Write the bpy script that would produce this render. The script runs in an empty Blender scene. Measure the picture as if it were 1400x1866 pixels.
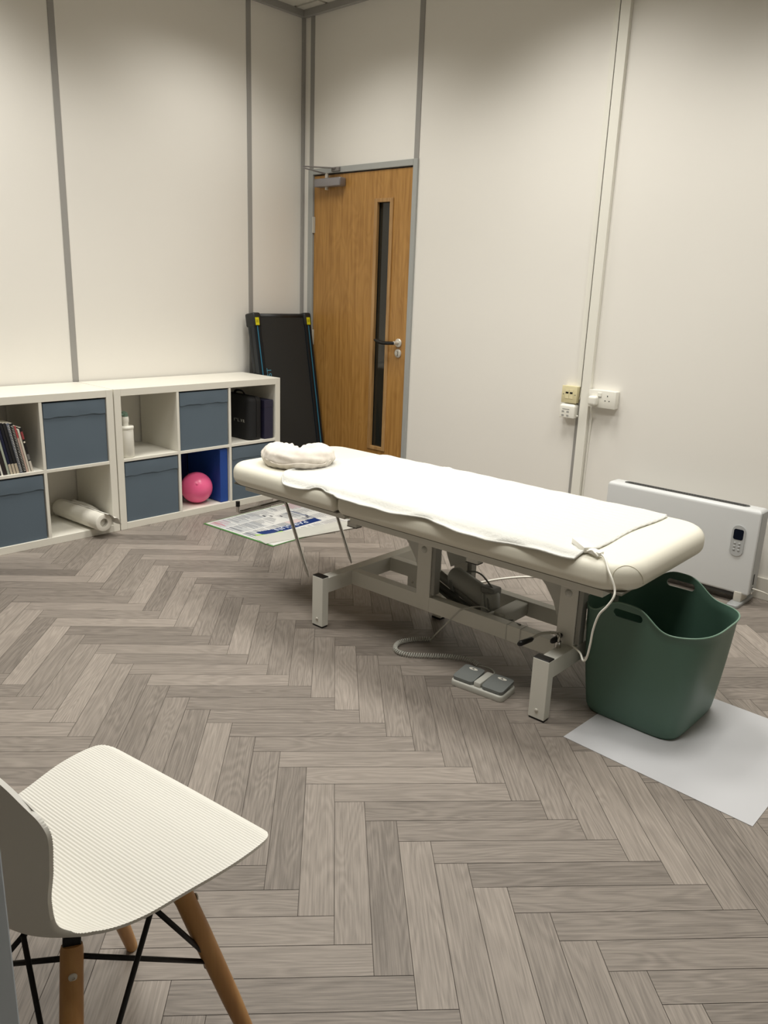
import bpy, bmesh, math, random
from mathutils import Vector, Matrix
random.seed(7)
D = bpy.data
SC = bpy.context.scene
COL = SC.collection
PI = math.pi
R = math.radians

# ------------------------------------------------------------------ camera, world, lights, exposure
CAM = Vector((4.21653672, -3.73354065, 1.31602088))
YAW, PITCH, ROLL, FPX = 2.30739702, -0.274104858, 0.0378107483, 1442.41461
fw = Vector((math.cos(PITCH)*math.cos(YAW), math.cos(PITCH)*math.sin(YAW), math.sin(PITCH)))
rt = Vector((math.sin(YAW), -math.cos(YAW), 0))
up = rt.cross(fw)
rt, up = math.cos(ROLL)*rt + math.sin(ROLL)*up, -math.sin(ROLL)*rt + math.cos(ROLL)*up
cd = D.cameras.new('camera'); cam = D.objects.new('camera', cd); COL.objects.link(cam)
m = Matrix((rt, up, -fw)).transposed().to_4x4(); m.translation = CAM
cam.matrix_world = m
cd.sensor_fit = 'VERTICAL'; cd.sensor_height = 24.0; cd.lens = FPX/1866*24.0
cd.clip_start = 0.02
SC.camera = cam
SC.view_settings.view_transform = 'Standard'
SC.view_settings.look = 'None'
SC.view_settings.exposure = 0.05
SC.view_settings.gamma = 1.0
SC.view_settings.use_curve_mapping = False

w = D.worlds.new('world'); SC.world = w; w.use_nodes = True
bg = w.node_tree.nodes['Background']
bg.inputs[0].default_value = (0.9, 0.95, 1.0, 1); bg.inputs[1].default_value = 0.03

def ceiling_lamp(x, y, power, sx=0.56, sy=0.56, spread=118, color=(1.0, 0.972, 0.912)):
    l = D.lights.new('ceiling_lamp', 'AREA'); l.shape = 'RECTANGLE'; l.size = sx; l.size_y = sy
    l.energy = power; l.color = color; l.spread = R(spread)
    o = D.objects.new('ceiling_lamp', l); COL.objects.link(o); o.location = (x, y, 2.955)
    return o
LAMPS = [(2.15, -0.85, 17), (0.80, -0.85, 11), (3.5, -0.85, 16), (0.80, -2.4, 19), (2.15, -2.4, 12), (3.5, -2.4, 15)]
for x, y, p in LAMPS:
    ceiling_lamp(x, y, p, 0.6, 0.6, 124)

# ------------------------------------------------------------------ materials
def lin(c):
    return tuple(((v/255)/12.92 if v/255 <= 0.04045 else ((v/255+0.055)/1.055)**2.4) for v in c)
MATS = {}
def mat(name, rgb, rough=0.5, metal=0.0, spec=0.5, noise=0.0, nscale=8.0, bump=0.0, bscale=200.0, coat=0.0, trans=0.0, sheen=0.0):
    if name in MATS: return MATS[name]
    m = D.materials.new(name); m.use_nodes = True; MATS[name] = m
    nt = m.node_tree; b = nt.nodes['Principled BSDF']
    c = lin(rgb) + (1,)
    b.inputs['Base Color'].default_value = c
    b.inputs['Roughness'].default_value = rough
    b.inputs['Metallic'].default_value = metal
    b.inputs['Specular IOR Level'].default_value = spec
    b.inputs['Coat Weight'].default_value = coat
    b.inputs['Transmission Weight'].default_value = trans
    b.inputs['Sheen Weight'].default_value = sheen
    tc = nt.nodes.new('ShaderNodeTexCoord')
    if noise > 0:
        n = nt.nodes.new('ShaderNodeTexNoise'); n.inputs['Scale'].default_value = nscale; n.inputs['Detail'].default_value = 5
        nt.links.new(tc.outputs['Object'], n.inputs['Vector'])
        mx = nt.nodes.new('ShaderNodeMix'); mx.data_type = 'RGBA'
        mx.inputs['A'].default_value = tuple(v*(1-noise) for v in c[:3]) + (1,)
        mx.inputs['B'].default_value = tuple(min(1, v*(1+noise)) for v in c[:3]) + (1,)
        nt.links.new(n.outputs['Fac'], mx.inputs['Factor'])
        nt.links.new(mx.outputs['Result'], b.inputs['Base Color'])
    if bump > 0:
        n2 = nt.nodes.new('ShaderNodeTexNoise'); n2.inputs['Scale'].default_value = bscale; n2.inputs['Detail'].default_value = 4
        nt.links.new(tc.outputs['Object'], n2.inputs['Vector'])
        bp = nt.nodes.new('ShaderNodeBump'); bp.inputs['Strength'].default_value = bump; bp.inputs['Distance'].default_value = 0.002
        nt.links.new(n2.outputs['Fac'], bp.inputs['Height']); nt.links.new(bp.outputs['Normal'], b.inputs['Normal'])
    return m

M_WALL = mat('painted_wall', (238, 235, 228), 0.55, noise=0.012, nscale=3, bump=0.06, bscale=120)
M_TRIM = mat('grey_trim', (158, 156, 152), 0.45, spec=0.4)
M_FRAME = mat('grey_door_frame', (166, 168, 165), 0.45)
M_SKIRT = mat('white_skirting', (226, 222, 212), 0.45)
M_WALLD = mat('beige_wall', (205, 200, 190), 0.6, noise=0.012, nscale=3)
M_CEIL = mat('ceiling_tile', (208, 205, 196), 0.9, noise=0.08, nscale=60, bump=0.4, bscale=180)
M_WHITE = mat('white_laminate', (232, 229, 218), 0.4)
M_FABRIC = mat('slate_fabric', (94, 108, 120), 0.9, bump=0.25, bscale=900)
M_STEELW = mat('white_powder_coat', (222, 221, 212), 0.4)
M_STEELS = mat('grey_white_steel', (205, 205, 198), 0.45)
M_VINYL = mat('cream_vinyl', (230, 227, 212), 0.42, bump=0.05, bscale=500)
M_BLACK = mat('black_plastic', (14, 13, 12), 0.4)
M_DGREY = mat('dark_grey_plastic', (66, 68, 66), 0.5)
M_MGREY = mat('grey_plastic', (128, 130, 126), 0.5)
M_LGREY = mat('light_grey_plastic', (190, 190, 182), 0.5)
M_CHROME = mat('chrome', (200, 198, 194), 0.18, metal=1.0)
M_SATIN = mat('satin_steel', (214, 210, 200), 0.35, metal=0.45)
M_FLEECE = mat('white_fleece', (212, 212, 206), 0.95, bump=0.8, bscale=120, sheen=0.2)
M_PAPER = mat('white_sheet', (192, 193, 196), 0.55)
M_GREEN = mat('green_plastic', (82, 112, 98), 0.42)
M_PLASW = mat('white_plastic', (238, 236, 226), 0.35)
M_CREAM = mat('cream_plastic', (222, 212, 170), 0.45)
M_BED2 = mat('bed_underside', (120, 118, 108), 0.8)

def mat_floor():
    m = D.materials.new('grey_oak_vinyl'); m.use_nodes = True
    nt = m.node_tree; N = nt.nodes.new; L = nt.links.new
    b = nt.nodes['Principled BSDF']; b.inputs['Roughness'].default_value = 0.48; b.inputs['Specular IOR Level'].default_value = 0.35
    uv = N('ShaderNodeUVMap'); uv.uv_map = 'grain'
    at = N('ShaderNodeAttribute'); at.attribute_name = 'tone'; at.attribute_type = 'GEOMETRY'
    def noise(sx, sy, scale, det, dist=0.0):
        mp = N('ShaderNodeMapping'); mp.inputs['Scale'].default_value = (sx, sy, 1)
        L(uv.outputs[0], mp.inputs[0])
        n = N('ShaderNodeTexNoise'); n.inputs['Scale'].default_value = scale; n.inputs['Detail'].default_value = det
        n.inputs['Distortion'].default_value = dist
        L(mp.outputs[0], n.inputs['Vector']); return n
    streak = noise(4.5, 240, 1.0, 8)
    fine = noise(22, 800, 1.0, 4)
    # cathedral grain: contour lines of a slow field
    fld = noise(2.0, 13, 1.0, 1.5, 0.25)
    mul = N('ShaderNodeMath'); mul.operation = 'MULTIPLY'; mul.inputs[1].default_value = 95
    L(fld.outputs['Fac'], mul.inputs[0])
    sn = N('ShaderNodeMath'); sn.operation = 'SINE'; L(mul.outputs[0], sn.inputs[0])
    rm = N('ShaderNodeMapRange'); rm.inputs['From Min'].default_value = -1; rm.inputs['From Max'].default_value = 1
    rm.inputs['To Min'].default_value = 0.0; rm.inputs['To Max'].default_value = 1.0
    L(sn.outputs[0], rm.inputs['Value'])
    def add(a, bb, wa):
        x = N('ShaderNodeMath'); x.operation = 'MULTIPLY_ADD'; L(a, x.inputs[0]); x.inputs[1].default_value = wa; L(bb, x.inputs[2]); return x.outputs[0]
    s0 = add(streak.outputs['Fac'], at.outputs['Fac'], 0.60)
    s1 = add(fine.outputs['Fac'], s0, 0.42)
    s2 = add(rm.outputs['Result'], s1, 0.11)
    cl = N('ShaderNodeMapRange'); cl.inputs['From Min'].default_value = 0.33; cl.inputs['From Max'].default_value = 1.25
    L(s2, cl.inputs['Value'])
    cr = N('ShaderNodeValToRGB'); e = cr.color_ramp.elements
    e[0].position = 0.0; e[0].color = lin((104, 97, 90)) + (1,)
    e[1].position = 1.0; e[1].color = lin((196, 186, 175)) + (1,)
    k = cr.color_ramp.elements.new(0.5); k.color = lin((153, 144, 135)) + (1,)
    L(cl.outputs['Result'], cr.inputs['Fac']); L(cr.outputs['Color'], b.inputs['Base Color'])
    bp = N('ShaderNodeBump'); bp.inputs['Strength'].default_value = 0.12; bp.inputs['Distance'].default_value = 0.001
    L(s1, bp.inputs['Height']); L(bp.outputs['Normal'], b.inputs['Normal'])
    return m
M_FLOOR = mat_floor()
M_GAP = mat('floor_joint', (70, 62, 55), 0.8)

def mat_oak(name, c0, c1, vertical=True, k=1.0):
    m = D.materials.new(name); m.use_nodes = True
    nt = m.node_tree; N = nt.nodes.new; L = nt.links.new
    b = nt.nodes['Principled BSDF']; b.inputs['Roughness'].default_value = 0.38
    tc = N('ShaderNodeTexCoord')
    mp = N('ShaderNodeMapping'); mp.inputs['Scale'].default_value = (60*k, 60*k, 2.2*k)
    L(tc.outputs['Object'], mp.inputs[0])
    n = N('ShaderNodeTexNoise'); n.inputs['Scale'].default_value = 1; n.inputs['Detail'].default_value = 6; L(mp.outputs[0], n.inputs['Vector'])
    mp2 = N('ShaderNodeMapping'); mp2.inputs['Scale'].default_value = (7*k, 7*k, 1.5*k)
    L(tc.outputs['Object'], mp2.inputs[0])
    n2 = N('ShaderNodeTexNoise'); n2.inputs['Scale'].default_value = 1; n2.inputs['Detail'].default_value = 2; n2.inputs['Distortion'].default_value = 0.3
    L(mp2.outputs[0], n2.inputs['Vector'])
    mu = N('ShaderNodeMath'); mu.operation = 'MULTIPLY'; mu.inputs[1].default_value = 80; L(n2.outputs['Fac'], mu.inputs[0])
    sn = N('ShaderNodeMath'); sn.operation = 'SINE'; L(mu.outputs[0], sn.inputs[0])
    ad = N('ShaderNodeMath'); ad.operation = 'MULTIPLY_ADD'; L(sn.outputs[0], ad.inputs[0]); ad.inputs[1].default_value = 0.05; L(n.outputs['Fac'], ad.inputs[2])
    cr = N('ShaderNodeValToRGB'); e = cr.color_ramp.elements
    e[0].position = 0.25; e[0].color = lin(c0) + (1,); e[1].position = 0.75; e[1].color = lin(c1) + (1,)
    L(ad.outputs[0], cr.inputs['Fac']); L(cr.outputs['Color'], b.inputs['Base Color'])
    return m
M_OAK = mat_oak('oak_veneer', (150, 106, 50), (188, 142, 78))
M_OAKL = mat_oak('oak_lipping', (150, 112, 66), (186, 148, 98))
M_BEECH = mat_oak('beech_leg', (172, 122, 68), (198, 150, 92))

# ------------------------------------------------------------------ helpers
def new(): return bmesh.new()
def box(bm, x0, x1, y0, y1, z0, z1, bev=0.0, seg=2, mi=0, mx=None):
    r = bmesh.ops.create_cube(bm, size=1.0)
    vs = r['verts']
    for v in vs:
        v.co = Vector((x0+(v.co.x+.5)*(x1-x0), y0+(v.co.y+.5)*(y1-y0), z0+(v.co.z+.5)*(z1-z0)))
    fs = list({f for v in vs for f in v.link_faces})
    if bev > 0:
        es = list({e for v in vs for e in v.link_edges})
        rb = bmesh.ops.bevel(bm, geom=es, offset=bev, segments=seg, profile=0.5, affect='EDGES')
        fs = list({f for f in rb['faces']} | {f for f in fs if f.is_valid})
        vs = list({v for f in fs for v in f.verts})
    for f in fs: f.material_index = mi
    if mx is not None:
        for v in vs: v.co = mx @ v.co
    return vs
def frames(pts, closed=False):
    n = len(pts); T = []
    for i in range(n):
        a = pts[(i-1) % n] if (closed or i > 0) else pts[i]
        b = pts[(i+1) % n] if (closed or i < n-1) else pts[i]
        T.append((b-a).normalized())
    nrm = T[0].orthogonal().normalized(); out = []
    for i in range(n):
        nrm = (nrm - T[i]*nrm.dot(T[i]))
        nrm = nrm.normalized() if nrm.length > 1e-6 else T[i].orthogonal().normalized()
        out.append((nrm.copy(), T[i].cross(nrm)))
    return out
def tube(bm, pts, r, seg=10, closed=False, mi=0, caps=True, flat=1.0):
    pts = [Vector(p) for p in pts]
    fr = frames(pts, closed); rings = []
    for i, p in enumerate(pts):
        rr = r[i] if isinstance(r, (list, tuple)) else r
        a, b = fr[i]
        rings.append([bm.verts.new(p + a*math.cos(2*PI*k/seg)*rr + b*math.sin(2*PI*k/seg)*rr*flat) for k in range(seg)])
    n = len(rings)
    for i in range(n if closed else n-1):
        A, B = rings[i], rings[(i+1) % n]
        for k in range(seg):
            f = bm.faces.new((A[k], A[(k+1) % seg], B[(k+1) % seg], B[k])); f.material_index = mi; f.smooth = True
    if caps and not closed:
        f = bm.faces.new(rings[0][::-1]); f.material_index = mi
        f = bm.faces.new(rings[-1]); f.material_index = mi
def smooth_path(pts, n=8):
    P = [Vector(p) for p in pts]; out = []
    for i in range(len(P)-1):
        p0 = P[max(i-1, 0)]; p1 = P[i]; p2 = P[i+1]; p3 = P[min(i+2, len(P)-1)]
        for k in range(n):
            t = k/n
            out.append(0.5*((2*p1) + (-p0+p2)*t + (2*p0-5*p1+4*p2-p3)*t*t + (-p0+3*p1-3*p2+p3)*t**3))
    out.append(P[-1]); return out
def lathe(bm, prof, seg=24, mx=None, mi=0, cap0=True, cap1=True):
    rings = []
    for (r, z) in prof:
        ring = []
        for k in range(seg):
            c = Vector((r*math.cos(2*PI*k/seg), r*math.sin(2*PI*k/seg), z))
            if mx is not None: c = mx @ c
            ring.append(bm.verts.new(c))
        rings.append(ring)
    for A, B in zip(rings, rings[1:]):
        for k in range(seg):
            f = bm.faces.new((A[k], A[(k+1) % seg], B[(k+1) % seg], B[k])); f.smooth = True; f.material_index = mi
    if cap0: bm.faces.new(rings[0][::-1]).material_index = mi
    if cap1: bm.faces.new(rings[-1]).material_index = mi
def rrect(x0, x1, y0, y1, r, n=6):
    if not isinstance(r, (list, tuple)): r = [r]*4
    out = []
    for (cx, cy, a0, rr) in ((x1-r[0], y0+r[0], -90, r[0]), (x1-r[1], y1-r[1], 0, r[1]), (x0+r[2], y1-r[2], 90, r[2]), (x0+r[3], y0+r[3], 180, r[3])):
        for k in range(n+1):
            a = R(a0+90*k/n); out.append((cx+rr*math.cos(a), cy+rr*math.sin(a)))
    return out
def prism(bm, poly, z0, z1, mi=0, mx=None):
    a = [bm.verts.new(Vector((p[0], p[1], z0))) for p in poly]; b = [bm.verts.new(Vector((p[0], p[1], z1))) for p in poly]
    n = len(poly)
    fs = [bm.faces.new(a[::-1]), bm.faces.new(b)]
    for k in range(n): fs.append(bm.faces.new((a[k], a[(k+1) % n], b[(k+1) % n], b[k])))
    for f in fs: f.material_index = mi
    if mx is not None:
        for v in a+b: v.co = mx @ v.co
    return a+b
def cushion(bm, x0, x1, y0, y1, z0, z1, rc, re, re2=None, n=8, m_=8):
    """slab with rounded plan corners rc and a rounded edge of radius re"""
    re2 = re if re2 is None else re2
    prof = []
    for k in range(m_+1):
        a = R(-90+90*k/m_); prof.append((re2-re2*math.cos(a), z0+re2+re2*math.sin(a)))
    for k in range(m_+1):
        a = R(90*k/m_); prof.append((re-re*math.cos(a), z1-re+re*math.sin(a)))
    rings = []
    for (ins, z) in prof:
        rr = [max(0.002, c-ins) for c in (rc if isinstance(rc, (list, tuple)) else [rc]*4)]
        rings.append([bm.verts.new((p[0], p[1], z)) for p in rrect(x0+ins, x1-ins, y0+ins, y1-ins, rr, n)])
    for A, B in zip(rings, rings[1:]):
        k_ = len(A)
        for k in range(k_):
            bm.faces.new((A[k], A[(k+1) % k_], B[(k+1) % k_], B[k])).smooth = True
    bm.faces.new(rings[0][::-1]); bm.faces.new(rings[-1])
def sheet(bm, grid, th=0.0, mi=0):
    """grid[i][j] Vector; optional thickness downward along -normal"""
    V = [[bm.verts.new(p) for p in row] for row in grid]
    for i in range(len(V)-1):
        for j in range(len(V[0])-1):
            f = bm.faces.new((V[i][j], V[i+1][j], V[i+1][j+1], V[i][j+1])); f.smooth = True; f.material_index = mi
    return V
def obj(name, bm, mats, parent=None, smooth=False, autosmooth=None):
    me = D.meshes.new(name)
    bmesh.ops.recalc_face_normals(bm, faces=bm.faces)
    bm.to_mesh(me); bm.free()
    for mm in (mats if isinstance(mats, (list, tuple)) else [mats]): me.materials.append(mm)
    if smooth:
        for p in me.polygons: p.use_smooth = True
    if autosmooth is not None:
        me.set_sharp_from_angle(angle=R(autosmooth))
    o = D.objects.new(name, me); COL.objects.link(o)
    if parent: o.parent = parent
    return o
def struct(name, bm, mats, label=None, **k):
    o = obj(name, bm, mats, **k); o['kind'] = 'structure'
    if label: o['label'] = label
    return o
def tag(o, label, cat, group=None):
    o['label'] = label; o['category'] = cat
    if group: o['group'] = group
    return o
def thing(name, label, cat, loc=(0, 0, 0), rz=0.0, group=None):
    o = D.objects.new(name, None); COL.objects.link(o); o.location = loc; o.rotation_euler = (0, 0, rz)
    o.empty_display_size = 0.05
    return tag(o, label, cat, group)
def text_bm(body, size, ext=0.0003, mx=None, spacing=1.0):
    cu = D.curves.new('lettering', 'FONT'); cu.body = body; cu.size = size; cu.extrude = ext; cu.space_character = spacing
    cu.align_x = 'CENTER'; cu.align_y = 'CENTER'
    o = D.objects.new('lettering', cu); COL.objects.link(o)
    bpy.context.view_layer.update()
    me = D.meshes.new_from_object(o.evaluated_get(bpy.context.evaluated_depsgraph_get()))
    bm = bmesh.new(); bm.from_mesh(me)
    if mx is not None:
        for v in bm.verts: v.co = mx @ v.co
    D.objects.remove(o); D.meshes.remove(me)
    return bm
def basis(o, x, y):
    x = Vector(x).normalized(); y = Vector(y).normalized(); z = x.cross(y)
    mm = Matrix((x, y, z)).transposed().to_4x4(); mm.translation = Vector(o); return mm

# ------------------------------------------------------------------ room shell
RX, RY, H = 5.4, -5.6, 2.965
# floor: herringbone planks
TH = 0.8057; W = 0.0795; LN = 6*W; OX, OY = 2.863, -2.4017
Pd = Vector((math.cos(TH), math.sin(TH), 0)); Qd = Vector((math.sin(TH), -math.cos(TH), 0))
bm = new(); uvl = bm.loops.layers.uv.new('grain'); tl = bm.faces.layers.float.new('tone')
g = 0.0007
rnd = random.Random(3)
for mm_ in range(-9, 10):
    for k in range(-75, 76):
        for kind in (0, 1):
            a0 = (k + 6*mm_)*W; b0 = (k - 6*mm_)*W
            if kind == 0: a1, b1 = a0+LN, b0+W
            else: b0 = b0+W; a1, b1 = a0+W, b0+LN
            c = Vector((OX, OY, 0)) + Pd*(a0+a1)/2 + Qd*(b0+b1)/2
            if not (-0.5 < c.x < RX+0.5 and RY-0.5 < c.y < 0.5): continue
            vs = []
            for (aa, bb) in ((a0+g, b0+g), (a1-g, b0+g), (a1-g, b1-g), (a0+g, b1-g)):
                vs.append(bm.verts.new(Vector((OX, OY, 0)) + Pd*aa + Qd*bb))
            f = bm.faces.new(vs); t = rnd.gauss(0, 0.09); f[tl] = max(-0.2, min(0.2, t))
            ou, ov = rnd.uniform(0, 50), rnd.uniform(0, 50)
            if kind == 0: uvs = ((0, 0), (LN, 0), (LN, W), (0, W))
            else: uvs = ((0, 0), (0, W), (LN, W), (LN, 0))
            if rnd.random() < .5: uvs = [(LN-u, W-v) for u, v in uvs]
            for lp, (u, v) in zip(f.loops, uvs): lp[uvl].uv = (u+ou, v+ov)
for (co, no) in (((0, 0, 0), (-1, 0, 0)), ((RX, 0, 0), (1, 0, 0)), ((0, 0, 0), (0, 1, 0)), ((0, RY, 0), (0, -1, 0))):
    bmesh.ops.bisect_plane(bm, geom=bm.verts[:]+bm.edges[:]+bm.faces[:], plane_co=co, plane_no=no, clear_outer=True)
for f in bm.faces: f.material_index = 0
for f in bm.faces:
    if f.normal.z < 0: f.normal_flip()
box(bm, 0, RX, RY, 0, -0.06, -0.0012, mi=1)
o = struct('floor', bm, [M_FLOOR, M_GAP], 'grey oak herringbone plank floor')

bm = new(); box(bm, -0.12, 0, RY, 0.12, -0.06, 3.1); struct('wall_left', bm, M_WALL)
bm = new()
box(bm, 0, 0.085, 0, 0.12, -0.06, 3.1); box(bm, 0.085, 0.985, 0, 0.12, 2.025, 3.1); box(bm, 0.985, RX+0.12, 0, 0.12, -0.06, 3.1)
struct('wall_back', bm, M_WALL)
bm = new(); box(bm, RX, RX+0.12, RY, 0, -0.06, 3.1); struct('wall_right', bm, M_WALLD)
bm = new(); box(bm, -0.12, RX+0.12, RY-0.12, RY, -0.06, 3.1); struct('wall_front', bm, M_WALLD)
bm = new()
box(bm, 0, RX, RY, 0, H+0.006, H+0.09, mi=1)
x0 = 0.235-0.6
xs = [x0+0.6*i for i in range(12)]; ys = [-0.10-0.6*i+0.6 for i in range(13)]
for i in range(len(xs)-1):
    for j in range(len(ys)-1):
        a, b_ = max(0, xs[i]+.012), min(RX, xs[i+1]-.012); c, d = max(RY, ys[j+1]+.012), min(0, ys[j]-.012)
        if b_-a > .02 and d-c > .02: box(bm, a, b_, c, d, H-0.002, H+0.007, mi=0)
struct('ceiling', bm, [M_CEIL, mat('ceiling_grid', (196, 192, 182), 0.6)])
# skirting boards
bm = new(); box(bm, 0, 0.012, RY, 0, 0, 0.103, 0.002); struct('baseboard_left', bm, M_SKIRT)
bm = new(); box(bm, 0.0, 0.066, -0.012, 0, 0, 0.103, 0.002); box(bm, 1.0, RX, -0.012, 0, 0, 0.103, 0.002); struct('baseboard_back', bm, M_SKIRT)
# grey cover strips
n_ = [0]
def trim(x0, x1, y0, y1, z0, z1, m_=M_TRIM, label=None):
    n_[0] += 1
    bm = new(); box(bm, x0, x1, y0, y1, z0, z1, 0.0015); return struct('trim_%d' % n_[0], bm, m_, label)
for yc in (-1.651, -0.440, -3.0, -4.2):
    trim(0, 0.004, yc-0.017, yc+0.017, 0.103, 2.925)
trim(0, 0.018, -0.020, 0, 0.103, 2.925)
trim(0.067, 0.103, -0.004, 0, 2.045, 2.925)
trim(0.962, 0.999, -0.004, 0, 2.045, 2.925)
trim(0, 0.030, RY, 0, 2.925, H-0.002)
trim(0.030, RX, -0.030, 0, 2.925, H-0.002)
trim(2.166, 2.192, -0.005, 0, 0.103, 0.866)
trim(2.180, 2.193, -0.006, 0, 0.866, 2.925, mat('dark_gap', (78, 76, 73), .7))
trim(2.153, 2.180, -0.010, 0, 0.866, 2.925, M_PLASW, 'slim white cable trunking')
trim(2.193, 2.242, -0.026, 0, 0.103, 2.925, M_PLASW, 'wide white cable trunking')
trim(3.42, 3.454, -0.004, 0, 0.103, 2.925)

# ------------------------------------------------------------------ door in the back wall
bm = new()
box(bm, 0.067, 0.112, -0.014, 0.10, 0, 2.046, 0.002); box(bm, 0.967, 1.001, -0.014, 0.10, 0, 2.046, 0.002)
box(bm, 0.112, 0.967, -0.014, 0.10, 2.011, 2.046, 0.002)
box(bm, 0.112, 0.122, 0.020, 0.10, 0, 2.011); box(bm, 0.957, 0.967, 0.020, 0.10, 0, 2.011)
struct('trim_20', bm, M_FRAME, 'grey door frame')
door = D.objects.new('door_1', None); COL.objects.link(door); door.location = (0.116, 0.0, 0.006); door['kind'] = 'structure'
door['label'] = 'oak veneered door with a narrow glass panel'
DW, DH = 0.848, 1.998
gx0, gx1, gz0, gz1 = 0.566, 0.684, 0.31, 1.826   # opening
bm = new()
box(bm, 0, gx0, -0.002, 0.042, 0, DH, 0.001); box(bm, gx1, DW, -0.002, 0.042, 0, DH, 0.001)
box(bm, gx0, gx1, -0.002, 0.042, 0, gz0); box(bm, gx0, gx1, -0.002, 0.042, gz1, DH)
obj('door_leaf', bm, M_OAK, door)
bm = new()
for (a, b_, c, d) in ((gx0-.018, gx0+.008, gz0-.012, gz1+.012), (gx1-.008, gx1+.018, gz0-.012, gz1+.012), (gx0+.0081, gx1-.0081, gz0-.012, gz0+.010), (gx0+.0081, gx1-.0081, gz1-.010, gz1+.012)):
    box(bm, a, b_, -0.010, 0.012, c, d, 0.002)
obj('glazing_bead', bm, M_OAKL, door)
bm = new(); box(bm, gx0, gx1, 0.017, 0.023, gz0, gz1)
obj('glass_pane', bm, mat('dark_glass', (38, 38, 33), 0.08, spec=0.6), door)
# handle
hx, hz = 0.785, 0.994
bm = new()
lathe(bm, [(0.026, 0), (0.026, 0.006), (0.023, 0.009), (0.011, 0.010), (0.011, 0.040), (0.012, 0.045), (0.010, 0.05)], 28, basis((hx, -0.002, hz), (1, 0, 0), (0, 0, 1)))
bm2 = obj('handle_rose', bm, M_SATIN, door, autosmooth=40)
bm = new()
tube(bm, smooth_path([(hx+0.004, -0.045, hz), (hx-0.03, -0.052, hz-0.002), (hx-0.09, -0.052, hz-0.004), (hx-0.14, -0.048, hz+0.004), (hx-0.168, -0.043, hz+0.010)], 6), [0.0115]*20+[0.010, 0.009, 0.008, 0.0065, 0.005], 12, flat=0.9)
obj('handle_lever', bm, M_BLACK, door, smooth=True)
bm = new()
lathe(bm, [(0.026, 0), (0.026, 0.006), (0.022, 0.009), (0.015, 0.009)], 28, basis((hx, -0.002, hz-0.063), (1, 0, 0), (0, 0, 1)), mi=0)
box(bm, hx-0.006, hx+0.006, -0.0145, -0.010, hz-0.078, hz-0.050, 0.002, mi=1)
obj('lock_escutcheon', bm, [M_SATIN, M_BLACK], door, autosmooth=40)
for hzz in (1.70, 0.98, 0.25):
    bm = new(); tube(bm, [(-0.002, -0.008, hzz-0.05), (-0.002, -0.008, hzz+0.05)], 0.007, 10)
    box(bm, -0.002, 0.010, -0.004, 0.0, hzz-.05, hzz+.05)
    obj('hinge', bm, M_SATIN, door, autosmooth=40)
# door closer
bm = new(); box(bm, 0.055, 0.292, -0.058, -0.002, 1.922, 1.972, 0.007, 3)
cl = obj('door_closer', bm, mat('closer_silver', (150, 147, 150), 0.35, metal=0.5), door, autosmooth=40)
bm = new(); tube(bm, [(0.145, -0.03, 1.972), (0.145, -0.03, 2.002)], 0.012, 12); tube(bm, [(0.145, -0.03, 1.905), (0.145, -0.03, 1.922)], 0.011, 12)
obj('closer_spindle', bm, M_SATIN, cl, autosmooth=40)
bm = new()
def bar(p, q, w_, t_):
    p, q = Vector(p), Vector(q); d = (q-p); L_ = d.length; d.normalize()
    sd = d.cross(Vector((0, 0, 1))).normalized()
    mx = basis(p, d, sd)
    box(bm, 0, L_, -w_/2, w_/2, -t_/2, t_/2, 0.001, mx=mx)
bar((0.145, -0.03, 1.998), (0.035, -0.135, 2.030), 0.018, 0.007)
bar((0.035, -0.135, 2.038), (0.215, -0.026, 2.030), 0.018, 0.007)
box(bm, 0.18, 0.25, -0.028, -0.014, 2.012, 2.036, 0.002)
obj('closer_arm', bm, mat('closer_arm_grey', (140, 136, 134), 0.35, metal=0.4), cl)

# blue-grey door edge close to the camera
u0 = (20-700)/FPX; v0 = (1700-933)/FPX
ray = fw + rt*u0 - up*v0
tt = 0.50/math.hypot(ray.x, ray.y)
E_ = CAM + ray*tt
dr = Vector((ray.x, ray.y, 0)).normalized(); lf = Vector((-dr.y, dr.x, 0))
d2 = D.objects.new('door_2', None); COL.objects.link(d2); d2['kind'] = 'structure'
d2['label'] = 'blue grey door edge at the lower left of the picture'
d2.location = (E_.x, E_.y, 0.006)
d2.rotation_euler = (0, 0, math.atan2(lf.y, lf.x) + R(40))
bm = new(); box(bm, 0, 0.78, -0.044, 0.0, 0, 1.998, 0.002)
obj('door_leaf', bm, mat('blue_grey_paint', (178, 188, 198), 0.45), d2)

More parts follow.
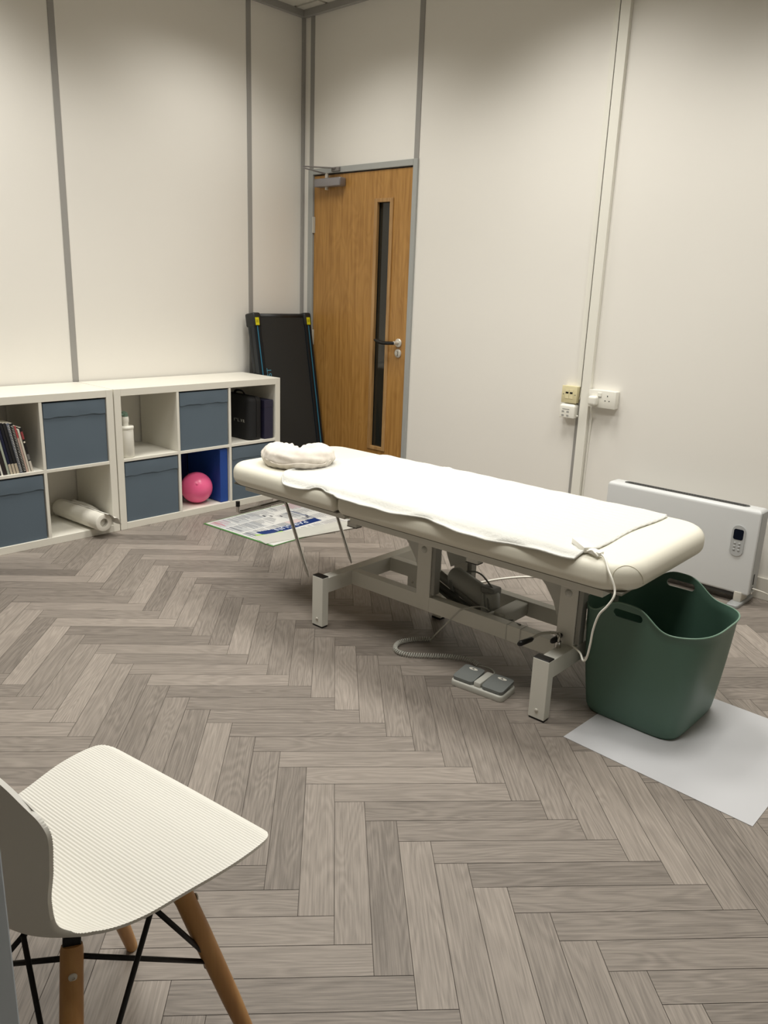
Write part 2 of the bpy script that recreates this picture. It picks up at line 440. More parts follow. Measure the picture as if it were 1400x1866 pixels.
# ------------------------------------------------------------------ cube shelving units
KX0, KX1 = 0.0138, 0.3988; KH = 0.765; FT = 0.038; DT = 0.016
cellw = (1.12-2*FT-2*DT)/3; cellh = (KH-2*FT-DT)/2
def shelving(label, yr):
    """yr: right hand end (largest y)"""
    t = thing('cube_shelving_unit', label, 'shelf', ((KX0+KX1)/2, yr-0.56, 0), 0, 'white cube shelving units')
    xa, xb = -(KX1-KX0)/2, (KX1-KX0)/2
    for s in (-1, 1):
        bm = new(); box(bm, xa, xb, s*0.56-(FT if s > 0 else 0), s*0.56+(0 if s > 0 else FT), 0, KH, 0.0012, 1); obj('side_panel', bm, M_WHITE, t)
    bm = new(); box(bm, xa, xb, -0.56+FT, 0.56-FT, KH-FT, KH, 0.0012, 1); obj('top_panel', bm, M_WHITE, t)
    bm = new(); box(bm, xa, xb, -0.56+FT, 0.56-FT, 0, FT, 0.0012, 1); obj('bottom_panel', bm, M_WHITE, t)
    bm = new(); box(bm, xa, xb-.001, -0.56+FT, 0.56-FT, FT+cellh, FT+cellh+DT, 0.001, 1); obj('middle_shelf', bm, M_WHITE, t)
    for i in (1, 2):
        y = 0.56-FT-i*cellw-(i-1)*DT
        for zz in (FT, FT+cellh+DT):
            bm = new(); box(bm, xa, xb-.001, y-DT, y, zz, zz+cellh, 0.001, 1); obj('divider', bm, M_WHITE, t)
    return t
UR = -0.5275; UL = UR-1.12-0.006
shelving('white cube shelving unit nearest the door, holding the pink ball', UR)
shelving('white cube shelving unit at the left, holding the books', UL)
def cell(yr, i, j):
    """column i from the right, row j from the bottom: y0,y1,z0,z1"""
    y1 = yr-FT-i*(cellw+DT); z0 = FT+j*(cellh+DT)
    return y1-cellw, y1, z0, z0+cellh
def storage_box(label, yr, i, j):
    y0, y1, z0, z1 = cell(yr, i, j)
    t = thing('storage_box', label, 'storage box', ((KX0+KX1)/2, (y0+y1)/2, z0+0.0005), 0, 'slate blue fabric storage boxes')
    hw = cellw/2-0.006; h = cellh-0.008; x1 = 0.1885
    bm = new(); rn = random.Random(i*7+j*3+int(yr*10))
    # front wall, softly bulged, plus sides
    def slab(zf, zt, base, amp, name, th):
        bm = new(); n, m_ = 24, 14; g_ = []
        ph = rn.uniform(0, 6)
        for a in range(n+1):
            row = []
            for b_ in range(m_+1):
                yy = -hw+2*hw*a/n; q = b_/m_
                z = zf+(zt-zf)*q + (0.0025*math.sin(a*0.55+ph)+0.0015*math.sin(a*1.3+ph*2))*(1-q if name == 'front_flap' else 0)
                e = math.sin(PI*a/n)
                row.append(Vector((base+amp*e*math.sin(PI*q)+(0.0012*math.sin(a*.5+ph)*(1-q) if name == 'front_flap' else 0.0003*math.sin(a*.4+b_*.3+ph)), yy, z)))
            g_.append(row)
        V = sheet(bm, g_)
        ex = bmesh.ops.extrude_face_region(bm, geom=bm.faces[:])
        for v in [e for e in ex['geom'] if isinstance(e, bmesh.types.BMVert)]: v.co.x -= th
        return obj(name, bm, M_FABRIC, t, autosmooth=50)
    slab(0, h, x1-0.004, 0.0012, 'front_wall', 0.006)
    slab(h-0.072, h-0.002, x1+0.001, 0.0012, 'front_flap', 0.004)
    bm = new()
    box(bm, -0.165, x1-0.010, -hw, -hw+0.005, 0, h-0.004); box(bm, -0.165, x1-0.010, hw-0.005, hw, 0, h-0.004)
    box(bm, -0.170, -0.165, -hw, hw, 0, h-0.004); box(bm, -0.165, x1-0.010, -hw, hw, 0, 0.005)
    obj('box_body', bm, M_FABRIC, t)
    bm = new(); box(bm, -0.165, x1-0.012, -hw+0.006, hw-0.006, h-0.010, h-0.003, 0.002); obj('lid', bm, M_FABRIC, t)
    return t
storage_box('slate blue fabric box in the top row, right of the books', UL, 0, 1)
storage_box('slate blue fabric box below the row of books', UL, 1, 0)
storage_box('slate blue fabric box directly below the white pump bottle', UR, 2, 0)
storage_box('slate blue fabric box directly above the pink ball', UR, 1, 1)
storage_box('slate blue fabric box at the low right, partly behind the couch head', UR, 0, 0)

# ---- books
y0, y1, z0, z1 = cell(UL, 1, 1)
BK = [  # thickness, height, depth, cover, spine bands [(z0,z1,colour)], label
 (0.013, 0.225, 0.17, (26, 24, 24), [(0.0, 0.055, (206, 200, 188)), (0.06, 0.09, (120, 120, 118)), (0.165, 0.205, (150, 62, 64))], 'slim black book with red top and pale foot of the spine, rightmost book'),
 (0.011, 0.218, 0.17, (214, 208, 194), [(0.2, 0.218, (232, 228, 216))], 'slim cream book second from the right'),
 (0.010, 0.236, 0.18, (196, 170, 158), [(0.175, 0.236, (176, 72, 76))], 'thin pale booklet with red upper spine'),
 (0.016, 0.250, 0.19, (20, 20, 24), [], 'black spiral bound notebook standing in the row of books'),
 (0.015, 0.252, 0.20, (102, 108, 122), [(0.0, 0.25, (112, 118, 132))], 'blue grey folder left of the spiral notebook'),
 (0.015, 0.254, 0.20, (34, 34, 36), [(0.0, 0.052, (196, 184, 164))], 'black book with cream foot, right one of the three alike'),
 (0.014, 0.256, 0.20, (18, 20, 30), [(0.0, 0.052, (196, 184, 164))], 'black book with cream foot, middle one of the three alike'),
 (0.014, 0.258, 0.20, (22, 28, 58), [(0.0, 0.052, (196, 184, 164))], 'navy book with cream foot, left one of the three alike'),
 (0.012, 0.262, 0.20, (164, 170, 158), [(0.02, 0.25, (176, 184, 168))], 'pale grey green tall book left of the navy book'),
 (0.018, 0.235, 0.18, (40, 32, 34), [], 'dark brown book at the left edge of the picture'),
 (0.010, 0.230, 0.18, (224, 222, 214), [], 'white thin book near the left edge of the picture'),
 (0.016, 0.240, 0.19, (24, 24, 34), [], 'dark navy book, leftmost in view on the shelf'),
]
lean = R(10.5)
yb = -2.088
for (th, hh, dp, rgb, bands, lab) in BK:
    t = thing('book', lab, 'book', (0.385, yb, z0+0.0008), 0, 'books leaning in the left shelving unit')
    Rm = Matrix.Rotation(lean, 4, 'X')   # top leans to -y
    off = Matrix.Translation((0, 0, 0))
    nm = 'cover_%d_%d_%d' % rgb
    bm = new(); box(bm, -dp, 0, -th+0.0006, -0.0006, 0, hh, 0.0008, 1, mx=Rm); obj('cover', bm, mat('book_' + nm, rgb, 0.45), t)
    bm = new(); box(bm, -dp+0.003, -0.004, -th+0.0018, -0.0018, hh-0.001, hh+0.0006, mx=Rm); obj('page_block', bm, mat('pages', (226, 220, 204), 0.8), t)
    for (a, b_, c) in bands:
        bm = new(); box(bm, -0.002, 0.0006, -th+0.0012, -0.0012, a+0.001, b_, mx=Rm); obj('spine_print', bm, mat('band_%d_%d_%d' % c, c, 0.5), t)
    if 'spiral' in lab:
        bm = new()
        for k in range(30):
            zc = 0.012+k*(hh-0.024)/29
            tube(bm, [Rm @ Vector((0.003+0.0055*math.cos(a*PI/4), -th/2+0.0055*math.sin(a*PI/4), zc)) for a in range(8)], 0.0009, 5, closed=True)
        obj('spiral_binding', bm, M_SATIN, t)
    if 'rightmost' in lab:
        bm = new(); lathe(bm, [(0.0045, 0), (0.0045, 0.0006)], 14, Rm @ basis((0.0006, -th/2, 0.152), (0, 1, 0), (0, 0, 1))); obj('spine_badge', bm, mat('pages', (226, 220, 204)), t)
    yb -= (th+0.0006)/math.cos(lean)

# ---- pump bottle
y0, y1, z0, z1 = cell(UR, 2, 1)
t = thing('pump_bottle', 'white pump bottle with pale green nozzle in the left cube', 'bottle', (0.352, -1.563, z0+0.0008))
bm = new(); lathe(bm, [(0.036, 0), (0.039, 0.003), (0.039, 0.15), (0.037, 0.157), (0.030, 0.163)], 36, cap1=False); lathe(bm, [(0.030, 0.163), (0.0001, 0.163)], 36, cap0=False, cap1=False)
obj('bottle_body', bm, M_PLASW, t, autosmooth=50)
bm = new(); lathe(bm, [(0.0395, 0.153), (0.0415, 0.155), (0.0415, 0.166), (0.039, 0.169), (0.001, 0.170)], 36)
obj('bottle_lid', bm, M_PLASW, t, autosmooth=50)
bm = new(); lathe(bm, [(0.016, 0.169), (0.0155, 0.186), (0.018, 0.190), (0.018, 0.215), (0.015, 0.219), (0.001, 0.22)], 24); obj('pump_collar', bm, M_PLASW, t, autosmooth=50)
bm = new()
prism(bm, rrect(-0.022, 0.014, -0.012, 0.012, 0.008, 5), 0.219, 0.238)
for v in bm.verts:
    if v.co.z > .23: v.co.z += 0.3*v.co.x*-1 if v.co.x < 0 else 0
vs = box(bm, -0.008, 0.008, -0.034, 0.0, 0.226, 0.238, 0.003)
obj('pump_nozzle', bm, mat('pale_green_plastic', (108, 134, 118), 0.4), t)

# ---- ball
yc0, yc1, z0, z1 = cell(UR, 1, 0)
t = thing('exercise_ball', 'shiny pink exercise ball in the lower middle cube', 'ball', (0.290, -1.085, z0))
bm = new(); bmesh.ops.create_uvsphere(bm, u_segments=64, v_segments=40, radius=0.094)
for v in bm.verts:
    a = math.atan2(v.co.z, v.co.y); n = v.co.normalized()
    k = 1.0
    gr = abs((n.x*0.35+n.z*0.94)*9 % 1 - .5)
    if gr > 0.44: k -= 0.006
    v.co *= k; v.co.z *= 0.985
    v.co = Matrix.Rotation(R(25), 3, 'X') @ v.co; v.co.z += 0.0935
obj('ball_skin', bm, mat('pink_vinyl', (244, 104, 152), 0.28, spec=0.5), t, smooth=True)
bm = new(); lathe(bm, [(0.007, 0), (0.006, 0.002), (0.001, 0.0022)], 16, basis((0.072, -0.045, 0.135), (0.4, 0.9, 0), (-.3, .1, .9))); obj('valve_plug', bm, mat('pink_vinyl', (238, 62, 120)), t)
# ---- blue foam block
t = thing('foam_block', 'upright royal blue foam block beside the pink ball', 'foam block', (0.21, (yc1-0.031), z0+0.0008))
bm = new(); box(bm, -0.17, 0.172, -0.027, 0.027, 0, 0.326, 0.004, 2); obj('block_body', bm, mat('royal_blue_foam', (22, 68, 150), 0.6, bump=0.1, bscale=400), t)
t = thing('foam_sheet', 'dark navy foam sheet standing behind the pink ball', 'foam sheet', (0.036, (yc0+yc1)/2-0.02, z0+0.0008))
bm = new(); box(bm, -0.012, 0.012, -0.13, 0.125, 0, 0.325, 0.004, 2); obj('sheet_body', bm, mat('navy_foam', (16, 34, 92), 0.7), t)
# ---- bag and box
y0, y1, z0, z1 = cell(UR, 0, 1)
t = thing('carry_case', 'black padded carry case with small lettering on its side', 'bag', (0.21, y1-0.135, z0+0.0008))
bm = new(); cushion(bm, -0.150, 0.170, -0.058, 0.052, 0, 0.265, 0.035, 0.03, 0.015, 6, 5); obj('case_body', bm, mat('black_nylon', (16, 17, 20), 0.7, bump=0.2, bscale=600), t, autosmooth=60)
bm = new(); tube(bm, smooth_path([(-0.05, 0, 0.262), (-0.03, 0, 0.285), (0.03, 0, 0.287), (0.06, 0, 0.262)], 6), 0.008, 8, flat=0.6); obj('carry_handle', bm, mat('black_nylon', (16, 17, 20)), t)
bm = new(); tube(bm, [(p[0], -0.0, p[1]) for p in rrect(-0.152, 0.172, -0.002, 0.267, 0.03, 6)], 0.002, 6, closed=True); obj('zip', bm, M_BLACK, t)
bm = text_bm("I''L.VR", 0.026, 0.0003, basis((0.075, -0.0588, 0.115), (1, 0, 0), (0, 0, 1)), 1.5); obj('lettering', bm, M_LGREY, t)
t = thing('gift_box', 'dark purple upright box right of the black carry case', 'box', (0.215, y1-0.042, z0+0.0008))
bm = new(); box(bm, -0.17, 0.172, -0.036, 0.032, 0, 0.232, 0.0015, 1); obj('box_body', bm, mat('dark_purple_card', (36, 34, 58), 0.55), t)
bm = new(); box(bm, -0.171, 0.173, -0.037, 0.033, 0.195, 0.240, 0.0015, 1); obj('box_lid', bm, mat('dark_purple_card', (36, 34, 58)), t)

# ---- couch roll in a plastic bag
t = thing('couch_roll', 'white paper couch roll in a plastic sleeve, sticking out of the lower cube', 'paper roll', (0.0, 0.0, 0.0))
pa = Vector((0.472, -1.782, FT+0.0485)); pb = Vector((0.045, -1.815, FT+0.0485)); ax = (pb-pa).normalized(); Ln = (pb-pa).length
MX = basis(pa, (ax.y, -ax.x, 0), (0, 0, 1)); 
def rollmx(): 
    x = Vector((-ax.y, ax.x, 0)).normalized(); z = ax; y = z.cross(x)
    mm = Matrix((x, y, z)).transposed().to_4x4(); mm.translation = pa; return mm
MX = rollmx()
bm = new(); rn = random.Random(5)
prof = [(0.022, 0.020), (0.022, 0.001), (0.044, 0.0), (0.047, 0.002)]+[(0.0475+0.0006*math.sin(i*1.9), 0.006+i*(Ln-0.012)/24) for i in range(25)]+[(0.045, Ln), (0.001, Ln)]
lathe(bm, prof, 48, MX, cap0=True, cap1=True)
obj('paper_roll', bm, mat('roll_paper', (232, 229, 218), 0.7, bump=0.5, bscale=70), t, autosmooth=50)
bm = new(); lathe(bm, [(0.0215, 0.001), (0.019, 0.001), (0.019, 0.05)], 24, MX, cap0=False, cap1=False); obj('cardboard_core', bm, mat('core_card', (168, 164, 152), .8), t)
bm = new(); lathe(bm, [(0.0185, 0.049), (0.0001, 0.049)], 24, MX, cap0=False, cap1=False); obj('core_hollow', bm, M_BLACK, t)
bm = new(); g_ = []
rn = random.Random(11)
for i in range(31):
    q = i/30; row = []
    for j in range(10):
        s = j/9; a = R(118-64*0-s*8)
        base = pa + ax*(q*Ln*1.0-0.025) 
        side = Vector((-ax.y, ax.x, 0)).normalized(); side = side if side.y > 0 else -side
        r_ = 0.0485 + 0.0012
        ang = R(20+60*(1-s))
        if s < 0.45: p = base + side*math.cos(R(85-60*s/0.45))*r_ + Vector((0, 0, 1))*math.sin(R(85-60*s/0.45))*r_
        else:
            k = (s-0.45)/0.55
            p = base + side*(math.cos(R(25))*r_ + k*0.040) + Vector((0, 0, 1))*(math.sin(R(25))*r_ + 0.012*math.sin(k*PI) - k*0.045*(1-q) + 0.012*math.sin(q*9+k*3)*k + k*0.02*q)
        p.z = max(p.z, FT+0.002) if p.x < KX1+.003 else p.z
        row.append(p)
    g_.append(row)
sheet(bm, g_)
m = mat('clear_sleeve', (236, 234, 226), 0.25, spec=0.6, bump=0.6, bscale=50)
o = obj('plastic_sleeve', bm, m, t, smooth=True)
sm = o.modifiers.new('thickness', 'SOLIDIFY'); sm.thickness = 0.0008

# ------------------------------------------------------------------ folded treadmill leaning in the corner
t = thing('treadmill', 'black flat folding treadmill leaning upright in the corner by the door', 'treadmill', (0.30, -0.27, 0))
upv = Vector((-0.178, 0, 0.984)).normalized(); nv = Vector((upv.z, 0, -upv.x))
TM = Matrix((Vector((0, 1, 0)), upv, nv)).transposed().to_4x4()   # local: x across, y up the deck, z out of the belt
TM.translation = Vector((0.0, 0, 0.015))
HL = 1.135; hw = 0.243
M_TM = mat('treadmill_black', (30, 31, 32), 0.5); M_TMB = mat('treadmill_belt', (34, 35, 34), 0.7, bump=0.2, bscale=500); M_NAVY = mat('navy_rail', (12, 22, 30), 0.35)
bm = new(); box(bm, -hw+0.045, hw-0.045, 0.03, HL-0.016, -0.012, 0.006, 0.003, mx=TM); obj('belt', bm, M_TMB, t)
bm = new(); box(bm, -hw+0.02, hw-0.02, 0.02, HL-0.03, -0.055, -0.014, 0.004, mx=TM); obj('deck', bm, M_TM, t)
for s in (-1, 1):
    a, b_ = sorted((s*hw, s*(hw-0.056)))
    bm = new(); box(bm, a, b_, 0.01, HL-0.06, -0.050, 0.016, 0.005, mx=TM)
    rl = obj('side_rail', bm, M_NAVY, t)
    bm = new(); c = s*(hw-0.026); box(bm, c-0.0035, c+0.0035, 0.012, HL-0.062, 0.0155, 0.0172, mx=TM); obj('blue_stripe', bm, mat('teal_stripe', (44, 116, 146), 0.4), rl)
    bm = new(); box(bm, a-0.003, b_+0.003, HL-0.075, HL+0.012, -0.066, 0.022, 0.012, 3, mx=TM)
    ec = obj('end_cap', bm, M_TM, t, autosmooth=50)
    bm = new(); box(bm, c-0.016, c+0.014, HL-0.068, HL-0.020, 0.0215, 0.0226, mx=TM)
    obj('warning_sticker', bm, mat('yellow_sticker', (212, 204, 20), 0.5), ec)
    bm = new(); box(bm, c-0.010, c+0.008, HL-0.052, HL-0.034, 0.0226, 0.0230, mx=TM)
    obj('sticker_symbol', bm, mat('yellow_dark', (176, 164, 12), 0.5), ec)
    bm = new(); box(bm, s*hw-0.001*s-0.002, s*hw-0.001*s+0.002, 0.02, HL-0.08, -0.030, -0.022, mx=TM); obj('rail_groove', bm, M_BLACK, rl)
bm = new(); tube(bm, [TM @ Vector((-hw+0.05, HL-0.012, -0.012)), TM @ Vector((hw-0.05, HL-0.012, -0.012))], 0.020, 16); obj('end_roller', bm, M_TM, t, smooth=True)
bm = new(); box(bm, -hw, hw, 0.0, 0.10, -0.060, 0.020, 0.012, 3, mx=TM); obj('motor_cover', bm, M_TM, t, autosmooth=50)
# lettering reads upwards along the belt
lm = TM @ basis((-0.155, 0.768, 0.0064), (0, 1, 0), (-1, 0, 0))
bm = text_bm("ST", 0.052, 0.0002, lm, 1.05); obj('lettering', bm, mat('teal_print', (70, 140, 165), 0.5), t)

# ------------------------------------------------------------------ floor mat / poster with plastic sheet
t = thing('floor_poster', 'printed poster board with green edge lying under the couch head', 'poster', (0.5825, -1.2435, 0.0), R(3.2))
PW_, PD_ = 0.572, 0.665
bm = new(); box(bm, 0, PW_, 0, PD_, 0.0004, 0.004, 0.001, 1); obj('backing_board', bm, mat('green_board', (84, 138, 72), 0.5), t)
cols = {'ink': (96, 99, 110), 'ink_dark': (40, 42, 54), 'pink': (196, 120, 132), 'blue': (28, 52, 110), 'lime': (150, 200, 40), 'greypanel': (196, 198, 198)}
names = ['paper'] + list(cols)
rn = random.Random(21)
NXp, NYp = 140, 164
lab = [[0]*NYp for _ in range(NXp)]
PXW, PYW = (PW_-0.012), (PD_-0.015)
def patch(k, x0, x1, y0, y1, *z):
    for i in range(max(0, round(x0/PXW*NXp)), min(NXp, max(round(x0/PXW*NXp)+1, round(x1/PXW*NXp)))):
        for j in range(max(0, round(y0/PYW*NYp)), min(NYp, max(round(y0/PYW*NYp)+1, round(y1/PYW*NYp)))):
            lab[i][j] = names.index(k)
for cx in range(4):
    for cy in range(6):
        X = 0.01+cx*0.138; Y = 0.012+cy*0.108
        k = 'pink' if (cx, cy) in ((0, 0), (0, 5), (3, 0), (2, 3)) else 'ink'
        if rn.random() < .4: patch('greypanel', X, X+0.128, Y, Y+0.098)
        for r_ in range(8):
            if rn.random() < .12: continue
            L_ = 0.05+rn.random()*0.07
            patch(k, X+.003, X+.003+L_, Y+0.006+r_*0.0118, Y+0.0100+r_*0.0118)
        patch('ink_dark', X, X+0.07, Y+0.100, Y+0.104)
for (x_, y_) in ((0.17, 0.40), (0.21, 0.44), (0.26, 0.52), (0.29, 0.50), (0.13, 0.36), (0.10, 0.33)):
    patch('ink_dark', x_, x_+0.026, y_, y_+0.014)
for j in range(NYp):
    y_ = j/NYp*PYW
    if 0.085 < y_ < 0.52: patch('blue', 0.345-0.02*(y_ < .2)*(0.2-y_)/0.1, 0.408+0.0*y_, y_, y_+0.003)
    if 0.05 < y_ < 0.21: patch('lime', 0.400-0.05*max(0, (0.12-y_)/0.07), 0.424, y_, y_+0.003)
patch('blue', 0.12, 0.36, 0.520, 0.527)
bm = new()
PV = [[bm.verts.new((0.008+PXW*i/NXp, 0.010+PYW*j/NYp, 0.0046)) for j in range(NYp+1)] for i in range(NXp+1)]
for i in range(NXp):
    for j in range(NYp):
        bm.faces.new((PV[i][j], PV[i+1][j], PV[i+1][j+1], PV[i][j+1])).material_index = lab[i][j]
obj('printed_face', bm, [mat('poster_white', (226, 226, 222), 0.25)]+[mat('print_'+k, cols[k], 0.3) for k in cols], t)
bm = text_bm('PARGUN', 0.060, 0.0002, basis((0.373, 0.325, 0.0053), (0, -1, 0), (1, 0, 0)), 1.05)
obj('lettering', bm, mat('print_white', (214, 222, 236), 0.4), t)
t = thing('plastic_sheet', 'clear white plastic sheet lying over the right part of the poster', 'plastic sheet', (1.02, -0.93, 0.0062), R(-10))
bm = new(); box(bm, -0.01, 0.135, -0.27, 0.33, 0, 0.0012)
pm = mat('translucent_sheet', (232, 232, 224), 0.2); pm.node_tree.nodes['Principled BSDF'].inputs['Alpha'].default_value = 0.55
obj('sheet_body', bm, pm, t)

# ------------------------------------------------------------------ paper square under the basket
t = thing('floor_mat', 'large pale grey square mat under the green basket', 'mat', (3.183, -1.738, 0.0))
bm = new(); prism(bm, [(0, 0.012), (0.575, -0.011), (0.578, 0.60), (0.02, 0.615)], 0.0003, 0.0016); obj('mat_sheet', bm, M_PAPER, t)

# ------------------------------------------------------------------ massage couch
BO = Vector((2.026, -1.727, 0)); BA = R(1.3)
ct = thing('massage_couch', 'cream padded electric massage couch on a white steel frame', 'massage couch', BO, BA)
BM = Matrix.Translation(BO) @ Matrix.Rotation(BA, 4, 'Z')
def leg(u, v):
    bm = new(); box(bm, u, u+0.058, v, v+0.034, 0.007, 0.212, 0.0012, 1); lg = obj('leg', bm, M_STEELW, ct)
    bm = new(); box(bm, u+0.0005, u+0.0575, v+0.0005, v+0.0335, 0.212, 0.2155, 0.001, 1); obj('leg_cap', bm, M_BLACK, lg)
    bm = new(); box(bm, u+0.002, u+0.056, v+0.002, v+0.032, 0.0, 0.007, 0.001, 1); obj('rubber_foot', bm, M_BLACK, lg)
    bm = new(); lathe(bm, [(0.0065, 0), (0.006, 0.002), (0.003, 0.0035), (0.0005, 0.0035)], 14, basis((u+0.029, v, 0.035), (1, 0, 0), (0, 0, 1))); obj('leg_bolt', bm, M_SATIN, lg)
    return lg
for (u, v) in ((0, 0), (1.012, 0), (0, 0.601), (1.012, 0.601)): leg(u, v)
bm = new(); box(bm, 0.006, 0.052, 0.034, 0.601, 0.143, 0.205, 0.001, 1); obj('cross_bar', bm, M_STEELW, ct)
bm = new(); box(bm, 1.018, 1.064, 0.034, 0.601, 0.143, 0.205, 0.001, 1); obj('cross_bar', bm, M_STEELW, ct)
for v in (0.172, 0.412):
    bm = new(); box(bm, 0.052, 1.018, v, v+0.038, 0.145, 0.204, 0.001, 1); obj('side_beam', bm, M_STEELW, ct)
for v in (0.171, 0.411):
    for u in (0.392, 0.994):
        bm = new(); box(bm, u, u+0.064, v, v+0.040, 0.146 if u < .9 else 0.2045, 0.452, 0.001, 1); pl = obj('pillar', bm, M_STEELW, ct)
        bm = new(); lathe(bm, [(0.013, 0), (0.012, 0.003), (0.006, 0.007), (0.0005, 0.008)], 20, basis((u+0.030, v, 0.386), (1, 0, 0), (0, 0, 1))); obj('bolt_head', bm, M_STEELS, pl, smooth=True)
    # curved link plates behind the pillars
    for u in (0.392, 0.994):
        vv = v+0.041 if v < 0.3 else v-0.007
        pts = [(u-0.165, 0.452), (u+0.075, 0.452), (u+0.078, 0.30), (u-0.012, 0.250), (u-0.028, 0.285), (u-0.044, 0.325), (u-0.078, 0.374), (u-0.122, 0.415)]
        bm = new(); prism(bm, pts, 0, 0.006, mx=basis((0, vv+0.006, 0), (1, 0, 0), (0, 0, 1))); obj('link_plate', bm, M_STEELS, ct)
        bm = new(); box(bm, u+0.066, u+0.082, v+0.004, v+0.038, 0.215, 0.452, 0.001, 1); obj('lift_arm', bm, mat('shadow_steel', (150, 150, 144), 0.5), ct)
bm = new()
for (a, b_) in ((0.045, 0.078), (0.557, 0.590)): box(bm, 0.155, 1.198, a, b_, 0.4555, 0.491, 0.001, 1)
for u in (0.155, 0.44, 0.80, 1.168): box(bm, u, u+0.03, 0.078, 0.557, 0.4555, 0.491, 0.001, 1)
obj('upper_frame', bm, M_STEELW, ct)
bm = new()
for (a, b_) in ((0.045, 0.075), (0.560, 0.590)): box(bm, -0.47, 0.125, a, b_, 0.462, 0.491, 0.001, 1)
for u in (-0.47, 0.095): box(bm, u, u+0.03, 0.075, 0.56, 0.462, 0.491, 0.001, 1)
obj('head_frame', bm, M_STEELW, ct)
bm = new(); box(bm, -0.50, 0.118, 0.01, 0.625, 0.4912, 0.4975); obj('head_board', bm, M_BED2, ct)
bm = new(); box(bm, 0.152, 1.27, 0.01, 0.625, 0.4912, 0.4975); obj('body_board', bm, M_BED2, ct)
bm = new(); cushion(bm, -0.535, 0.128, -0.018, 0.653, 0.4935, 0.5855, [0.018, 0.018, 0.10, 0.10], 0.040, 0.036, 10, 8); obj('head_cushion', bm, M_VINYL, ct, autosmooth=60)
bm = new(); cushion(bm, 0.140, 1.302, -0.018, 0.653, 0.4935, 0.5855, [0.12, 0.12, 0.018, 0.018], 0.040, 0.036, 12, 8); bc = obj('body_cushion', bm, M_VINYL, ct, autosmooth=60)
bm = new(); tube(bm, smooth_path([(1.2441, -0.0004-.0005, 0.510), (1.2441, -0.0004, 0.528), (1.2422, -0.0015, 0.5479), (1.2439, 0.0048, 0.5635), (1.2523, 0.0199, 0.5737), (1.2643, 0.0365, 0.5762), (1.2803, 0.0506, 0.5703), (1.2935, 0.0625, 0.5557), (1.2986, 0.0745, 0.5389), (1.2985, 0.0849, 0.5175)], 5), 0.0012, 6)
obj('corner_seam', bm, mat('seam_thread', (186, 180, 158), 0.7), bc, smooth=True)
# armrest sockets under the near rail
for u in (0.128, 0.690):
    bm = new(); box(bm, u, u+0.048, 0.058, 0.090, 0.436, 0.4552, 0.001, 1); sk = obj('armrest_socket', bm, M_STEELS, ct)
    bm = new(); box(bm, u-0.0005, u+0.0485, 0.0575, 0.0905, 0.4335, 0.436); obj('socket_rim', bm, M_BLACK, sk)
# chrome roll holder under the head end
for s, (va, vh) in enumerate(((0.18, -0.078), (0.45, 0.708))):
    bm = new(); d = -1 if s == 0 else 1
    pth = [(-0.212, va, 0.10), (-0.225, va, 0.127), (-0.355, va, 0.395), (-0.362, va+0.004*d, 0.408), (-0.366, va+0.016*d, 0.414), (-0.368, va+0.035*d, 0.414), (-0.366, vh-0.03*d, 0.408), (-0.366, vh-0.008*d, 0.408), (-0.366, vh, 0.414), (-0.366, vh, 0.442)]
    tube(bm, pth, [0.003]+[0.0075]*9, 12)
    ar = obj('roll_holder_arm', bm, M_CHROME, ct, autosmooth=60)
    bm = new(); tube(bm, [(-0.366, vh, 0.434), (-0.366, vh, 0.455)], 0.0088, 12); obj('rubber_tip', bm, M_BLACK, ar, autosmooth=60)
    bm = new(); box(bm, -0.376, -0.352, va-0.012, va+0.012, 0.412, 0.4915, 0.001); obj('holder_bracket', bm, M_SATIN, ar)
# small foot under the far beam
bm = new(); box(bm, 0.292, 0.336, 0.414, 0.446, 0.008, 0.145, 0.001, 1); cf = obj('centre_foot', bm, M_STEELW, ct)
bm = new(); box(bm, 0.292, 0.336, 0.414, 0.446, 0.0, 0.008); obj('rubber_foot', bm, M_BLACK, cf)
# actuator
M_ACT = mat('actuator_grey', (178, 180, 175), 0.45); M_ACTD = mat('actuator_dark', (88, 90, 86), 0.5)
bm = new(); tube(bm, [(0.455, 0.310, 0.262), (0.470, 0.310, 0.260), (0.600, 0.310, 0.218), (0.628, 0.310, 0.208)], [0.028, 0.038, 0.040, 0.036], 20, flat=0.9)
act = obj('actuator', bm, M_ACT, ct, autosmooth=45)
bm = new(); lathe(bm, [(0.034, 0), (0.036, 0.01), (0.036, 0.085), (0.030, 0.094), (0.001, 0.096)], 24, basis((0.650, 0.302, 0.150), (1, 0.05, 0.1), (-0.05, 1, 0))); obj('motor_can', bm, M_ACT, act, autosmooth=45)
bm = new(); tube(bm, [(0.40, 0.300, 0.252), (0.62, 0.300, 0.160)], 0.017, 14); obj('spindle_tube', bm, mat('actuator_light', (140, 141, 136), .4), act, autosmooth=45)
bm = new()
def slab_dir(bm, p, q, w_, h_, bev=0.002):
    p, q = Vector(p), Vector(q); d = (q-p); L_ = d.length; d.normalize(); sd = Vector((0, 0, 1)).cross(d).normalized()
    box(bm, 0, L_, -w_/2, w_/2, -h_/2, h_/2, bev, mx=basis(p, d, sd))
slab_dir(bm, (0.40, 0.262, 0.235), (0.63, 0.262, 0.148), 0.022, 0.020); slab_dir(bm, (0.42, 0.245, 0.222), (0.56, 0.245, 0.166), 0.012, 0.010)
obj('slide_rail', bm, M_ACTD, act)
bm = new(); slab_dir(bm, (0.475, 0.305, 0.255), (0.492, 0.305, 0.180), 0.062, 0.016); obj('tube_clamp', bm, M_MGREY, act)
bm = new(); slab_dir(bm, (0.62, 0.30, 0.155), (0.705, 0.29, 0.150), 0.05, 0.035, 0.004); obj('actuator_bracket', bm, M_MGREY, act)
